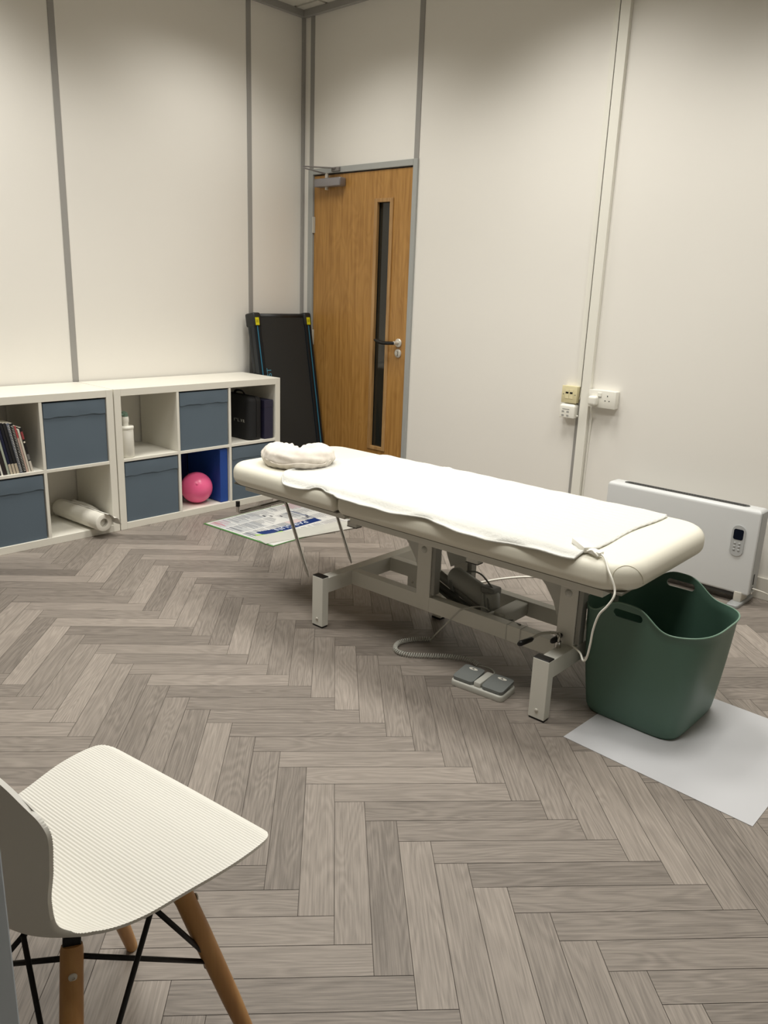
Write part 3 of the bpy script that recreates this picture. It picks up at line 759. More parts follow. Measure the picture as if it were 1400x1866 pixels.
bm = new(); box(bm, 0.605, 0.668, 0.285, 0.34, 0.222, 0.262, 0.008, 3); obj('control_box', bm, mat('control_grey', (134, 136, 133), 0.45), act)
bm = new()
tube(bm, smooth_path([(0.66, 0.30, 0.255), (0.60, 0.33, 0.275), (0.55, 0.37, 0.272), (0.50, 0.40, 0.262), (0.46, 0.40, 0.25)], 8), 0.0035, 8)
tube(bm, smooth_path([(0.64, 0.262, 0.25), (0.66, 0.25, 0.20), (0.70, 0.24, 0.185), (0.76, 0.235, 0.190), (0.84, 0.20, 0.206)], 8), 0.0032, 8)
tube(bm, smooth_path([(0.65, 0.27, 0.235), (0.68, 0.262, 0.17), (0.73, 0.25, 0.175), (0.80, 0.215, 0.206)], 8), 0.0032, 8)
obj('motor_wires', bm, M_MGREY, act, smooth=True)
bm = new(); box(bm, 0.690, 0.745, 0.250, 0.412, 0.150, 0.200, 0.006, 2); box(bm, 0.690, 0.70, 0.215, 0.250, 0.150, 0.200, 0.002); obj('actuator_mount', bm, M_STEELS, ct, autosmooth=45)
# cable ties round the near beam
for u in (0.800, 0.856):
    bm = new(); box(bm, u, u+0.0035, 0.170, 0.212, 0.1435, 0.2055, 0.0004, 1); obj('cable_tie', bm, mat('tie_clear', (200, 200, 192), 0.3), ct)
# wheel levers with black grips
bm = new(); tube(bm, smooth_path([(1.032, 0.236, 0.212), (0.985, 0.215, 0.217), (0.945, 0.172, 0.218), (0.935, 0.130, 0.214), (0.930, 0.110, 0.210)], 6), 0.0055, 10)
lv = obj('wheel_lever', bm, M_STEELW, ct, smooth=True)
bm = new(); tube(bm, [(0.938, 0.118, 0.213), (0.936, 0.110, 0.212), (0.926, 0.062, 0.210), (0.924, 0.054, 0.209)], [0.007, 0.0115, 0.0125, 0.008], 14, flat=0.75); obj('grip', bm, M_BLACK, lv, smooth=True)
bm = new(); tube(bm, [(1.022, 0.136, 0.205), (1.022, 0.136, 0.226)], 0.011, 16); tube(bm, smooth_path([(1.022, 0.136, 0.224), (1.020, 0.142, 0.240), (1.012, 0.152, 0.244), (1.008, 0.150, 0.234)], 6), 0.0065, 10)
lv = obj('wheel_lever', bm, M_CHROME, ct, autosmooth=50)
bm = new(); tube(bm, [(1.010, 0.176, 0.232), (1.010, 0.168, 0.232), (1.012, 0.122, 0.229), (1.012, 0.114, 0.228)], [0.007, 0.0115, 0.0125, 0.008], 14, flat=0.75); obj('grip', bm, M_BLACK, lv, smooth=True)

# ---- foot pedal on the floor
t = thing('foot_pedal', 'grey double foot pedal on the floor in front of the couch', 'foot pedal', BM @ Vector((0.798, 0.052, 0)), BA+R(5))
bm = new(); cushion(bm, -0.102, 0.102, -0.050, 0.058, 0.0, 0.022, 0.018, 0.006, 0.002, 5, 3)
obj('pedal_base', bm, M_LGREY, t, autosmooth=40)
for s in (-1, 1):
    bm = new(); c = s*0.057
    prism(bm, rrect(c-0.040, c+0.040, -0.044, 0.050, 0.012, 5), 0.024, 0.034)
    for v in bm.verts: v.co.z += (0.010*(v.co.y+0.044)/0.094 if v.co.y > -.05 else 0)
    pd = obj('pedal_pad', bm, mat('pedal_grey', (116, 120, 118), 0.6, bump=.3, bscale=500), t)
    bm = new(); prism(bm, [(c+0.017*math.cos(a*PI/12), 0.033+0.0065*math.sin(a*PI/12)) for a in range(24)], 0.0, 0.0006)
    for v in bm.verts: v.co.z += 0.034+0.010*(v.co.y+0.044)/0.094
    obj('pedal_symbol', bm, M_PLASW, pd)
    bm = new(); prism(bm, [(c-0.006, 0.030), (c+0.006, 0.030), (c, 0.037)][::s], 0.0, 0.001)
    for v in bm.verts: v.co.z += 0.034+0.010*(v.co.y+0.044)/0.094
    obj('pedal_arrow', bm, M_DGREY, pd)
bm = new(); box(bm, -0.014, 0.014, -0.042, 0.056, 0.018, 0.040, 0.006, 2); obj('pedal_bridge', bm, M_LGREY, t, autosmooth=40)
# ---- coiled cable from pedal to motor
def C3(u, v, z): return BM @ Vector((u, v, z))
path = smooth_path([C3(0.700, 0.172, 0.010), C3(0.648, 0.182, 0.010), C3(0.577, 0.150, 0.010), C3(0.516, 0.098, 0.010), C3(0.455, 0.050, 0.010), C3(0.405, 0.050, 0.010), C3(0.372, 0.098, 0.010), C3(0.380, 0.150, 0.010), C3(0.408, 0.195, 0.010), C3(0.436, 0.222, 0.010)], 12)
L_ = [0]
for a, b_ in zip(path, path[1:]): L_.append(L_[-1]+(b_-a).length)
def at_len(s):
    import bisect
    i = min(len(path)-2, max(0, bisect.bisect_right(L_, s)-1)); k = (s-L_[i])/max(1e-9, L_[i+1]-L_[i])
    return path[i].lerp(path[i+1], k), (path[i+1]-path[i]).normalized()
pts = []; turns = 62; NS = turns*9
for i in range(NS+1):
    s = L_[-1]*i/NS; p, d = at_len(s); sd = d.cross(Vector((0, 0, 1))).normalized(); a = 2*PI*turns*i/NS
    pts.append(p+sd*math.cos(a)*0.0075+Vector((0, 0, 1))*math.sin(a)*0.0075)
bm = new(); tube(bm, pts, 0.0021, 6)
t = tag(obj('coiled_cable', bm, M_LGREY, None, smooth=True), 'grey coiled cable running from the foot pedal on the floor', 'cable')
bm = new(); tube(bm, smooth_path([C3(0.700, 0.172, 0.010), C3(0.735, 0.190, 0.004), C3(0.766, 0.175, 0.004), C3(0.778, 0.138, 0.010), C3(0.785, 0.112, 0.026)], 8), 0.0026, 8)
obj('pedal_lead', bm, M_LGREY, t, smooth=True)
bm = new(); tube(bm, smooth_path([C3(0.436, 0.222, 0.010), C3(0.445, 0.214, 0.012), C3(0.470, 0.195, 0.040), C3(0.512, 0.170, 0.085), C3(0.548, 0.158, 0.125), C3(0.584, 0.154, 0.170), C3(0.612, 0.160, 0.204), C3(0.640, 0.180, 0.217), C3(0.662, 0.220, 0.214), C3(0.668, 0.262, 0.19)], 8), 0.0028, 8)
obj('motor_lead', bm, M_LGREY, t, smooth=True)
# ---- white mains cable on the floor behind the couch
bm = new(); tube(bm, smooth_path([(2.09, -1.18, 0.0045), (2.12, -1.02, 0.0045), (2.16, -0.92, 0.0045), (2.201, -0.839, 0.0045), (2.236, -0.734, 0.0045), (2.275, -0.65, 0.0045), (2.328, -0.575, 0.0045), (2.45, -0.46, 0.0045), (2.62, -0.42, 0.0045), (2.80, -0.50, 0.0045), (2.92, -0.70, 0.0045)], 8), 0.0042, 8)
tag(obj('mains_cable', bm, M_PLASW, None, smooth=True), 'white mains cable curving over the floor behind the couch', 'cable')

# ---- heated pad lying on the couch
rn = random.Random(4)
U0, U1, V0, V1 = -0.215, 1.140, -0.030, 0.652
TOPZ = 0.5862
def surf(v, u=0.5):
    """height of the couch top at cross position v (u along), with the bullnose"""
    z = 0.0
    for e, s in ((-0.018, v+0.018), (0.653, 0.653-v)):
        if s < 0.040:
            k = max(0.0, 0.040-s)
            z -= 0.040-math.sqrt(max(0, 0.040**2-min(k, 0.040)**2))
    return TOPZ+z
NU, NV = 180, 90
def pad_pt(i, j):
    s = i/NU; q = j/NV
    u = U0+(U1-U0)*s
    # rounded outline
    def inset(uu, r0, r1):
        k = 0
        if uu-U0 < r0: d = r0-(uu-U0); k = r0-math.sqrt(max(0, r0*r0-d*d))
        if U1-uu < r1: d = r1-(U1-uu); k = r1-math.sqrt(max(0, r1*r1-d*d))
        return k
    v0 = V0+inset(u, 0.13, 0.05)+0.013*math.sin(u*13.5+1.2)+0.007*math.sin(u*23+0.4)
    v1 = V1-inset(u, 0.13, 0.05)+0.004*math.sin(u*17)
    v = v0+(v1-v0)*q
    uu = u + 0.006*math.sin(v*14)
    z = surf(max(v, -0.0155), uu)
    # loose wavy near edge
    near = max(0.0, 1-(v-v0)/0.07)
    z += near**2*(0.006+0.006*math.sin(u*13.5-0.4))
    rip = 0.0030*math.sin(PI*v/0.034+0.7*math.sin(u*7)+0.3*math.sin(u*19)) * (1 if u > 0.15 else 0.25)
    cr = 0.0020*math.sin(u*27+v*9)*math.sin(v*11+2) + 0.0008*math.sin(u*57-v*13)
    hump = 0.003*math.exp(-((u-0.15-0.05*v)/0.012)**2)
    return Vector((uu, v, z+0.0035+abs(rip)+cr*0.7+0.0015+hump)), near
bm = new()
G = [[pad_pt(i, j)[0] for j in range(NV+1)] for i in range(NU+1)]
V = sheet(bm, G)
Gb = [[p-Vector((0, 0, 0.0058 if 0 < i < NU and 0 < j < NV else 0.0052)) for j, p in enumerate(row)] for i, row in enumerate(G)]
Vb = sheet(bm, Gb)
for A, B in ((V[0], Vb[0]), (V[-1], Vb[-1]), ([r[0] for r in V], [r[0] for r in Vb]), ([r[-1] for r in V], [r[-1] for r in Vb])):
    for k in range(len(A)-1):
        bm.faces.new((A[k], A[k+1], B[k+1], B[k])).smooth = True
pt_ = thing('heated_pad', 'white fleece heated pad spread over the couch', 'heated pad', BO, BA)
obj('pad_sheet', bm, M_FLEECE, pt_)
bm = new()
edge = [G[i][0] for i in range(0, NU+1, 2)]+[G[NU][j] for j in range(3, NV, 3)]+[G[NU-i][NV] for i in range(0, NU+1, 2)]+[G[0][NV-j] for j in range(3, NV, 3)]
edge = [p-Vector((0, 0, 0.0028)) for p in edge]
tube(bm, edge, 0.0034, 8, closed=True)
obj('edge_binding', bm, M_FLEECE, pt_, smooth=True)
bm = new(); box(bm, 0, 0.092, -0.018, 0.018, 0, 0.018, 0.003, 2, mx=basis((1.080, 0.078, 0.592), (0.78, -0.62, -0.02), (0.62, 0.78, 0)))
obj('connector_socket', bm, M_PLASW, pt_, autosmooth=40)
bm = new(); box(bm, 0, 0.040, -0.013, 0.013, 0, 0.013, 0.003, 2, mx=basis((1.152, 0.022, 0.593), (0.86, -0.1, -0.05), (0.1, 0.86, 0)))
obj('connector_plug', bm, M_PLASW, pt_, autosmooth=40)
bm = new(); tube(bm, smooth_path([(1.150, 0.008, 0.598), (1.165, 0.010, 0.604), (1.178, 0.004, 0.600), (1.188, 0.004, 0.592)], 6), 0.003, 8)
tube(bm, smooth_path([(1.186, 0.018, 0.598), (1.202, 0.012, 0.594), (1.216, 0.000, 0.586), (1.232, -0.014, 0.568), (1.250, -0.0235, 0.548), (1.264, -0.027, 0.520), (1.268, -0.038, 0.500), (1.256, -0.046, 0.472), (1.236, -0.050, 0.440), (1.224, -0.050, 0.390), (1.220, -0.050, 0.340), (1.212, -0.046, 0.296), (1.190, -0.02, 0.270), (1.140, 0.06, 0.250), (1.085, 0.12, 0.235)], 8), 0.0032, 8)
obj('supply_cord', bm, M_PLASW, pt_, smooth=True)

# ---- face cushion with fabric cover
def remeshed(bm, vox, smooth_it):
    me = D.meshes.new('tmp'); bm.to_mesh(me); bm.free(); o = D.objects.new('tmp', me); COL.objects.link(o)
    r = o.modifiers.new('r', 'REMESH'); r.mode = 'VOXEL'; r.voxel_size = vox
    s_ = o.modifiers.new('s', 'SMOOTH'); s_.iterations = smooth_it; s_.factor = 0.6
    bpy.context.view_layer.update()
    m2 = D.meshes.new_from_object(o.evaluated_get(bpy.context.evaluated_depsgraph_get()))
    b2 = bmesh.new(); b2.from_mesh(m2); D.objects.remove(o); D.meshes.remove(me); D.meshes.remove(m2); return b2
bm = new(); ring = []; rad = []
for i in range(41):
    a = R(27+306*i/40); ring.append((0.088*math.cos(a)*1.05, 0.098*math.sin(a), 0.052)); e = min(i, 40-i)/9
    rad.append((0.058 if 8 < i < 32 else 0.060)*min(1, 0.70+0.30*math.sin(min(1, e)*PI/2)))
tube(bm, ring, rad, 20)
for sgn in (1, -1):
    a = R(27*sgn); bmesh.ops.create_uvsphere(bm, u_segments=20, v_segments=14, radius=0.043, matrix=Matrix.Translation((0.088*math.cos(a)*1.05, 0.098*math.sin(a), 0.050)))
lathe(bm, [(0.001, 0.02), (0.08, 0.02), (0.085, 0.060), (0.07, 0.074), (0.001, 0.070)], 24)
bm = remeshed(bm, 0.006, 6)
for v in bm.verts:
    a = math.atan2(v.co.y, v.co.x); r_ = math.hypot(v.co.x, v.co.y)
    v.co.z = max(0.0006, (v.co.z - 0.004)*0.80)
    amp = 0.0014+0.0035*math.exp(-(a/0.5)**2)
    v.co += v.normal*(amp*math.sin(a*24+r_*60)*min(1, r_/0.06) + 0.0012*math.sin(a*9+v.co.z*130) + 0.0014*math.sin(v.co.z*210+a*3))
    v.co.z = max(0.0006, v.co.z)
fc = thing('face_cushion', 'crescent face cushion in a pale disposable cover at the couch head', 'cushion', BM @ Vector((-0.300, 0.196, 0.5864)), BA+R(134))
obj('cushion_cover', bm, mat('nonwoven_cover', (222, 214, 203), 0.85, noise=0.03, nscale=40, bump=0.7, bscale=55, sheen=0.3), fc, smooth=True)
bm = new(); tube(bm, [((0.150+0.003*math.sin(k*2.1))*math.cos(R(30+300*k/60))*1.04, (0.150+0.003*math.sin(k*2.1))*math.sin(R(30+300*k/60)), 0.030+0.005*math.sin(k*0.45)) for k in range(61)], 0.0022, 6)
obj('elastic_hem', bm, mat('nonwoven_cover', (222, 214, 203)), fc, smooth=True)

# ------------------------------------------------------------------ green flexible basket
bt = thing('laundry_basket', 'dark green flexible plastic basket with two cut-out handles', 'basket', (3.287, -1.354, 0.002))
NA, NT = 168, 34
def sup(a, hx_, hy_, n):
    c, s = math.cos(a), math.sin(a); k = (abs(c)**n+abs(s)**n)**(-1/n); return hx_*c*k, hy_*s*k
def rim(a):
    x, y = sup(a, 0.210, 0.196, 4.2); xx = x+0.024
    h = 0.352
    if abs(y) > 0.13: h += 0.064*math.exp(-(abs(xx)/0.088)**3.0)
    h += 0.010*(abs(math.cos(a)))**2 * 1.0
    return h
bm = new(); rows = []
for j in range(NT+1):
    t_ = j/NT; row = []
    for i in range(NA):
        a = 2*PI*i/NA; z = t_*rim(a)
        f_ = min(1.0, z/0.36)
        cx_ = 0.0; hx_ = 0.160+0.053*f_**0.9; hy_ = 0.174+0.026*f_**0.9
        if t_ < 0.06: k = 1-0.04*(1-t_/0.06)**2; hx_ *= k; hy_ *= k
        if t_ > 0.94: hx_ += 0.004*((t_-.94)/.06); hy_ += 0.004*((t_-.94)/.06)
        x, y = sup(a, hx_, hy_, 6.2-3.0*f_)
        row.append(bm.verts.new((x, y, z)))
    rows.append(row)
for A, B in zip(rows, rows[1:]):
    for k in range(NA): bm.faces.new((A[k], A[(k+1) % NA], B[(k+1) % NA], B[k])).smooth = True
bm.faces.new(rows[0][::-1])
me = D.meshes.new('basket_tmp'); bmesh.ops.recalc_face_normals(bm, faces=bm.faces); bm.to_mesh(me); bm.free()
o = D.objects.new('basket_tmp', me); COL.objects.link(o)
so = o.modifiers.new('s', 'SOLIDIFY'); so.thickness = 0.0042; so.offset = -1
bm = new()
prism(bm, rrect(-0.072, 0.024, 0.366, 0.392, 0.0125, 6), -0.3, 0.3, mx=basis((0, 0, 0), (1, 0, 0), (0, 0, 1)))
bmesh.ops.recalc_face_normals(bm, faces=bm.faces)
mc = D.meshes.new('cut_tmp'); bm.to_mesh(mc); bm.free(); oc = D.objects.new('cut_tmp', mc); COL.objects.link(oc)
bo = o.modifiers.new('b', 'BOOLEAN'); bo.operation = 'DIFFERENCE'; bo.object = oc; bo.solver = 'EXACT'
bpy.context.view_layer.update()
m2 = D.meshes.new_from_object(o.evaluated_get(bpy.context.evaluated_depsgraph_get()))
D.objects.remove(o); D.objects.remove(oc); D.meshes.remove(me); D.meshes.remove(mc)
bm = bmesh.new(); bm.from_mesh(m2); D.meshes.remove(m2)
for f in bm.faces: f.smooth = True
o = obj('basket_tub', bm, M_GREEN, bt, autosmooth=40)
bm = new()
tube(bm, [(lambda c: (c[0], c[1], rim(2*PI*i/NA)))(sup(2*PI*i/NA, 0.160+0.053*min(1, rim(2*PI*i/NA)/.36)**.9+.003, 0.174+0.026*min(1, rim(2*PI*i/NA)/.36)**.9+.003, 3.2)) for i in range(NA)], 0.0028, 8, closed=True)
obj('basket_rim', bm, mat('green_rim', (110, 140, 122), 0.4), bt, smooth=True)

# ------------------------------------------------------------------ convector heater
ht = thing('convector_heater', 'white electric convector heater standing against the wall', 'heater', (2.833, -0.118, 0.0), R(-0.4))
hx0, hx1, hy0, hy1, hz0, hz1 = -0.366, 0.366, -0.045, 0.045, 0.050, 0.448
bm = new()
cushion(bm, hx0, hx1, hy0, hy1, hz0, hz1-0.001, 0.006, 0.020, 0.012, 4, 6)
obj('heater_casing', bm, mat('heater_white', (216, 218, 218), 0.3), ht, autosmooth=50)
bm = new(); prism(bm, rrect(hx0+0.068, hx1-0.068, -0.021, 0.021, 0.020, 6), hz1-0.004, hz1+0.0002); vn = obj('vent_recess', bm, M_DGREY, ht)
bm = new()
for k in range(44):
    x = hx0+0.090+k*(hx1-hx0-0.18)/43
    box(bm, x-0.0018, x+0.0018, -0.018, 0.018, hz1-0.001, hz1+0.001)
box(bm, hx0+0.085, hx1-0.085, -0.0012, 0.0012, hz1, hz1+0.0014)
obj('vent_grille', bm, mat('grille_dark', (30, 30, 32), 0.4), vn)
bm = new(); prism(bm, rrect(0.256, 0.314, 0.224, 0.366, 0.0285, 8), -0.0, 0.005, mx=basis((0, hy0+0.0002, 0), (1, 0, 0), (0, 0, 1)))
cp = obj('control_panel', bm, mat('panel_silver', (178, 180, 180), 0.35), ht)
bm = new(); prism(bm, rrect(0.264, 0.306, 0.300, 0.348, 0.008, 4), -0.0, 0.0062, mx=basis((0, hy0+0.0002, 0), (1, 0, 0), (0, 0, 1))); obj('display', bm, mat('display_glass', (16, 22, 36), 0.1), cp)
bm = new()
for k in range(3):
    for q in range(2):
        lathe(bm, [(0.0058, 0), (0.0055, 0.0012), (0.001, 0.0014)], 12, basis((0.275+q*0.020, hy0-0.0048, 0.282-k*0.015), (1, 0, 0), (0, 0, 1)))
obj('panel_buttons', bm, mat('button_grey', (170, 172, 172), .4), cp)
bm = new(); box(bm, hx1-0.001, hx1+0.0025, hy0+0.010, hy1-0.004, hz0+0.012, hz1-0.012, 0.002); sp = obj('side_cover', bm, mat('side_grey', (168, 170, 170), 0.4), ht)
bm = new(); box(bm, hx1+0.002, hx1+0.0040, -0.018, -0.008, 0.100, 0.150, 0.002); box(bm, hx1+0.002, hx1+0.0040, -0.018, -0.008, 0.074, 0.090, 0.001); obj('side_switch', bm, M_BLACK, sp)
bm = new(); lathe(bm, [(0.005, 0), (0.004, 0.002), (0.001, 0.003)], 12, basis((hx1+0.0025, -0.012, 0.058), (0, 1, 0), (0, 0, 1))); obj('side_screw', bm, M_SATIN, sp)
for s in (-1, 1):
    c = s*0.322
    bm = new(); cushion(bm, c-0.026, c+0.026, -0.105, 0.100, 0.0, 0.016, 0.012, 0.006, 0.002, 4, 3)
    fo = obj('heater_foot', bm, mat('foot_grey', (150, 152, 152), 0.35), ht, autosmooth=40)
    bm = new(); box(bm, c-0.018, c+0.018, -0.050, 0.038, 0.014, 0.062, 0.006, 2); obj('foot_bracket', bm, M_SATIN, fo, autosmooth=40)
bm = new(); box(bm, hx0+0.05, hx1-0.06, -0.030, 0.030, 0.030, 0.052, 0.004); obj('lower_intake', bm, mat('intake_dark', (66, 66, 64), 0.6), ht)
bm = new(); tube(bm, smooth_path([(3.200, -0.135, 0.083), (3.225, -0.13, 0.080), (3.258, -0.110, 0.068), (3.30, -0.06, 0.03), (3.36, -0.04, 0.005)], 6), 0.0032, 8)
tag(obj('heater_cable', bm, M_PLASW, None, smooth=True), 'short white cable leaving the right side of the heater', 'cable')

# ------------------------------------------------------------------ wall sockets
t = thing('data_outlet', 'cream square data outlet with two ports, left of the trunking', 'socket', (2.133, 0, 0.825))
bm = new(); box(bm, -0.043, 0.043, -0.030, 0.0, -0.043, 0.043, 0.004, 2); obj('back_box', bm, M_CREAM, t, autosmooth=40)
bm = new(); box(bm, -0.0445, 0.0445, -0.038, -0.030, -0.0445, 0.0445, 0.003, 2); fp = obj('face_plate', bm, M_CREAM, t, autosmooth=40)
for c in (-0.012, 0.012):
    bm = new(); box(bm, c-0.0105, c+0.0105, -0.0395, -0.0378, -0.022, 0.026, 0.001); md = obj('port_module', bm, mat('module_cream', (232, 222, 180), .4), fp)
    bm = new(); box(bm, c-0.008, c+0.008, -0.0402, -0.039, 0.004, 0.013); obj('port_hole', bm, M_BLACK, md)
for c in (-0.034, 0.034):
    bm = new(); lathe(bm, [(0.0026, 0), (0.002, 0.001)], 10, basis((c, -0.038, 0.0), (1, 0, 0), (0, 0, 1))); obj('plate_screw', bm, M_DGREY, fp)
t = thing('surface_outlet', 'white surface box with four ports below the cream data outlet', 'socket', (2.134, 0, 0.740))
bm = new(); cushion(bm, -0.044, 0.044, -0.048, 0.0, -0.036, 0.036, 0.004, 0.016, 0.003, 3, 5); obj('outlet_body', bm, M_PLASW, t, autosmooth=40)
for (a, b_) in ((-0.022, -0.004), (0.006, -0.004), (-0.022, -0.024), (0.006, -0.024)):
    bm = new(); box(bm, a-0.007, a+0.007, -0.0492, -0.0475, b_-0.004, b_+0.004, 0.0005); pr_ = obj('port', bm, mat('port_grey', (176, 176, 172), .5), t)
    bm = new(); box(bm, a-0.006, a+0.006, -0.0496, -0.049, b_+0.0022, b_+0.0036); obj('port_slot', bm, M_DGREY, pr_)
bm = new(); box(bm, -0.026, 0.014, -0.0490, -0.0478, 0.008, 0.0125); obj('printed_label', bm, mat('label_grey', (186, 186, 182), .5), t)
bm = new(); tube(bm, smooth_path([(2.176, -0.006, 0.800), (2.184, -0.012, 0.815), (2.188, -0.014, 0.838), (2.190, -0.014, 0.862)], 5), 0.0032, 8)
tube(bm, smooth_path([(2.1785, -0.02, 0.716), (2.186, -0.02, 0.716)], 2), 0.005, 8)
tag(obj('data_cable', bm, M_PLASW, None, smooth=True), 'short white data cable between the outlets and the trunking', 'cable')
t = thing('double_socket', 'white double power socket with one plug in it', 'socket', (2.322, 0, 0.822))
bm = new(); box(bm, -0.073, 0.073, -0.034, 0.0, -0.043, 0.043, 0.003, 2); obj('back_box', bm, M_PLASW, t, autosmooth=40)
bm = new(); box(bm, -0.0745, 0.0745, -0.043, -0.034, -0.0440, 0.0440, 0.003, 2); fp = obj('face_plate', bm, M_PLASW, t, autosmooth=40)
for c in (-0.012, 0.012-0.0):
    if c < 0: 
        bm = new(); box(bm, -0.024, -0.002, -0.0475, -0.042, 0.012, 0.032, 0.0015); obj('rocker_switch', bm, M_PLASW, fp)
        bm = new(); box(bm, -0.023, -0.003, -0.0440, -0.0425, 0.0095, 0.0118); obj('switch_shadow_gap', bm, M_MGREY, fp)
for (a, b_, w_, h_) in ((0.030, 0.018, 0.004, 0.008), (0.019, -0.006, 0.0065, 0.004), (0.041, -0.006, 0.0065, 0.004)):
    bm = new(); box(bm, a-w_/2, a+w_/2, -0.0436, -0.0425, b_-h_/2, b_+h_/2); obj('pin_hole', bm, M_BLACK, fp)
t = thing('power_plug', 'white three pin plug pushed into the left of the double socket', 'plug', (2.282, -0.0435, 0.812))
bm = new(); cushion(bm, -0.024, 0.024, -0.024, 0.024, 0, 0.030, 0.012, 0.012, 0.002, 5, 5)
for v in bm.verts: v.co = basis((0, 0, 0), (1, 0, 0), (0, 0, 1)) @ v.co
obj('plug_body', bm, M_PLASW, t, autosmooth=50)
bm = new(); tube(bm, smooth_path([(-0.004, -0.014, -0.022), (-0.006, -0.014, -0.040), (-0.010, 0.0, -0.060), (-0.018, 0.030, -0.085), (-0.026, 0.038, -0.13), (-0.030, 0.0405, -0.30), (-0.0335, 0.0405, -0.70)], 8), [0.006]*6+[0.0042]*43, 8); obj('plug_cord', bm, M_PLASW, t, smooth=True)

# ------------------------------------------------------------------ shell chair
CH = Vector((3.132, -3.043, 0)); CA = R(7.6)
ch = thing('shell_chair', 'white ribbed plastic shell chair with beech legs in the foreground', 'chair', CH, CA)
prof = [(-0.008, 0.428), (0.004, 0.440), (0.030, 0.4485), (0.10, 0.449), (0.18, 0.440), (0.25, 0.425), (0.310, 0.417), (0.356, 0.427), (0.385, 0.468), (0.396, 0.540), (0.400, 0.615), (0.402, 0.686), (0.404, 0.734)]
wid = [0.180, 0.204, 0.222, 0.222, 0.206, 0.190, 0.168, 0.152, 0.150, 0.170, 0.200, 0.213, 0.188]
lift = [0.000, 0.000, 0.000, 0.001, 0.006, 0.018, 0.033, 0.039, 0.036, 0.028, 0.021, 0.016, 0.012]
crv = smooth_path([Vector((a, b_, 0)) for a, b_ in prof], 60)
wl = smooth_path([Vector((a, b_, 0)) for a, b_ in zip(wid, lift)], 60)
n = len(crv); NX = 48
Ls = [0]
for a, b_ in zip(crv, crv[1:]): Ls.append(Ls[-1]+(b_-a).length)
inner = []
for i in range(n):
    c = crv[i]; tg = (crv[min(i+1, n-1)]-crv[max(i-1, 0)]).normalized(); nm = Vector((-tg.y, tg.x, 0))  # up / forward side
    wv, lf_ = wl[i].x, wl[i].y
    rowi = []
    q0 = i/(n-1)
    # round the top corners of the back
    back_r = max(0.0, (q0-0.86)/0.14)
    rb = 0.0014*0.5*(1-math.cos(2*PI*Ls[i]/0.0052))
    for j in range(NX+1):
        s = -1+2*j/NX; x = wv*s
        e = abs(s)**2.6*lf_
        top = -0.034*back_r**1.5*abs(s)**4 if back_r > 0 else 0
        fr_ = 0.014*max(0, 1-q0/0.07)*abs(s)**3
        p = Vector((x, -(c.x+nm.x*e+fr_), c.y+nm.y*e+top-0.006*max(0, 1-q0/0.08)*abs(s)**2))
        nn = Vector((0, -nm.x, nm.y))
        edge_f = 1 if abs(s) < 0.985 else 0.6
        rowi.append(p+nn*rb*edge_f)
    inner.append(rowi)
bm = new()
VI = [[bm.verts.new(p) for p in row] for row in inner]
VO = []
for i in range(n):
    c = crv[i]; tg = (crv[min(i+1, n-1)]-crv[max(i-1, 0)]).normalized(); nm = Vector((-tg.y, tg.x, 0))
    nn = Vector((0, -nm.x, nm.y)); rb = 0.0014*0.5*(1-math.cos(2*PI*Ls[i]/0.0052))
    VO.append([bm.verts.new(inner[i][j]-nn*(rb*(1 if abs(-1+2*j/NX) < .985 else .6)+0.0052)) for j in range(NX+1)])
for G_, fl in ((VI, 0), (VO, 1)):
    for i in range(n-1):
        for j in range(NX):
            f = bm.faces.new((G_[i][j], G_[i+1][j], G_[i+1][j+1], G_[i][j+1])); f.smooth = True
for A, B in ((VI[0], VO[0]), (VI[-1], VO[-1]), ([r[0] for r in VI], [r[0] for r in VO]), ([r[-1] for r in VI], [r[-1] for r in VO])):
    for k in range(len(A)-1): bm.faces.new((A[k], A[k+1], B[k+1], B[k])).smooth = True
obj('seat_shell', bm, mat('shell_white', (232, 230, 222), 0.42), ch, autosmooth=60)
LEG = {'fr': ((0.150, -0.150, 0.412), (0.216, -0.040, 0.0)), 'rr': ((0.118, -0.315, 0.400), (0.232, -0.425, 0.0)),
       'fl': ((-0.118, -0.150, 0.412), (-0.158, -0.020, 0.0)), 'rl': ((-0.100, -0.315, 0.405), (-0.19, -0.425, 0.0))}
M_WIRE = mat('black_wire', (20, 20, 22), 0.4, metal=0.3)
def lp(k, z):
    a, b_ = Vector(LEG[k][0]), Vector(LEG[k][1]); f_ = (z-a.z)/(b_.z-a.z); return a.lerp(b_, f_)
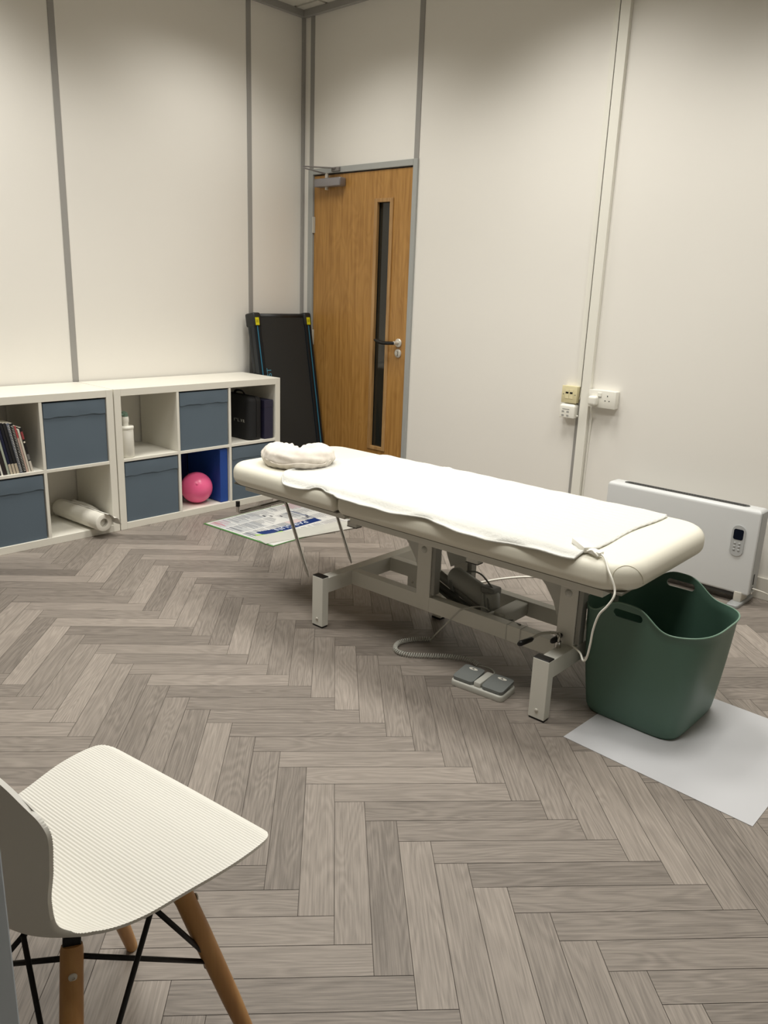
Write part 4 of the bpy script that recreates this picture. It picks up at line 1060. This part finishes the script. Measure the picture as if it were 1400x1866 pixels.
for k in LEG:
    bm = new(); zt = 0.402
    tube(bm, [lp(k, zt), lp(k, zt-0.006), lp(k, 0.30), lp(k, 0.15), lp(k, 0.012), lp(k, 0.003)], [0.0145, 0.0160, 0.0165, 0.0155, 0.0120, 0.0110], 20)
    lg = obj('leg', bm, M_BEECH, ch, autosmooth=50)
    outw = Vector((0.25 if 'r' == k[1] else -0.25, -1 if k[0] == 'r' else 1, 0)).normalized() if k != 'rr' else Vector((0.87, -0.49, 0.0)).normalized()
    p = lp(k, zt-0.012); q = lp(k, zt+(0.012 if k[0] == 'r' else 0.024)); sdv = Vector((0, 0, 1)).cross(outw).normalized(); dv = (q-p).normalized()
    bm = new(); box(bm, 0, (q-p).length, -0.0125, 0.0125, -0.006, 0.006, 0.002, mx=basis(p, dv, sdv)); obj('leg_bracket', bm, M_WIRE, lg)
    bz = lp(k, zt-0.030)
    bm = new(); lathe(bm, [(0.0062, 0), (0.0058, 0.002), (0.0028, 0.003), (0.0026, 0.0015), (0.0003, 0.0015)], 18, basis(bz+outw*0.0166, Vector((0, 0, 1)).cross(outw), Vector((0, 0, 1)))); obj('leg_bolt', bm, M_SATIN, lg, autosmooth=40)
    bm = new(); tube(bm, [lp(k, 0.004), lp(k, 0.0)], 0.0105, 14); obj('foot_glide', bm, M_LGREY, lg)
apex = {'R': Vector((0.158, -0.205, 0.410)), 'L': Vector((-0.115, -0.215, 0.404)), 'B': Vector((0.055, -0.350, 0.408)), 'F': Vector((0.01, -0.12, 0.410))}
bm = new(); wr = 0.0042
def rod(a, b_): tube(bm, [a, b_], wr, 8)
for (A_, f1, r1) in (('R', 'fr', 'rr'), ('L', 'fl', 'rl')):
    rod(apex[A_], lp(f1, 0.238)); rod(apex[A_], lp(r1, 0.10)); rod(lp(r1, 0.388), lp(f1, 0.238))
rod(apex['B'], lp('rr', 0.11)); rod(apex['B'], lp('rl', 0.11)); rod(lp('rr', 0.385), lp('rl', 0.238))
rod(apex['F'], lp('fr', 0.238)); rod(apex['F'], lp('fl', 0.238))
obj('wire_brace', bm, M_WIRE, ch, smooth=True)
bm = new(); hub = Vector((0.0, -0.215, 0.408))
for q in (Vector((0.135, -0.152, 0.420)), Vector((-0.110, -0.152, 0.420)), Vector((0.112, -0.308, 0.402)), Vector((-0.092, -0.308, 0.402))): tube(bm, [hub, q], 0.006, 8)
for q in 'RLBF': tube(bm, [hub, hub.lerp(apex[q], 0.75), apex[q]], 0.0045, 8)
obj('seat_frame', bm, M_WIRE, ch, smooth=True)
bm = new(); tube(bm, [lp('fr', 0.238)+Vector((-0.018, 0.0, -0.004)), lp('fr', 0.226)+Vector((-0.020, 0, -0.008))], 0.008, 10); obj('wire_clip', bm, M_BLACK, ch)
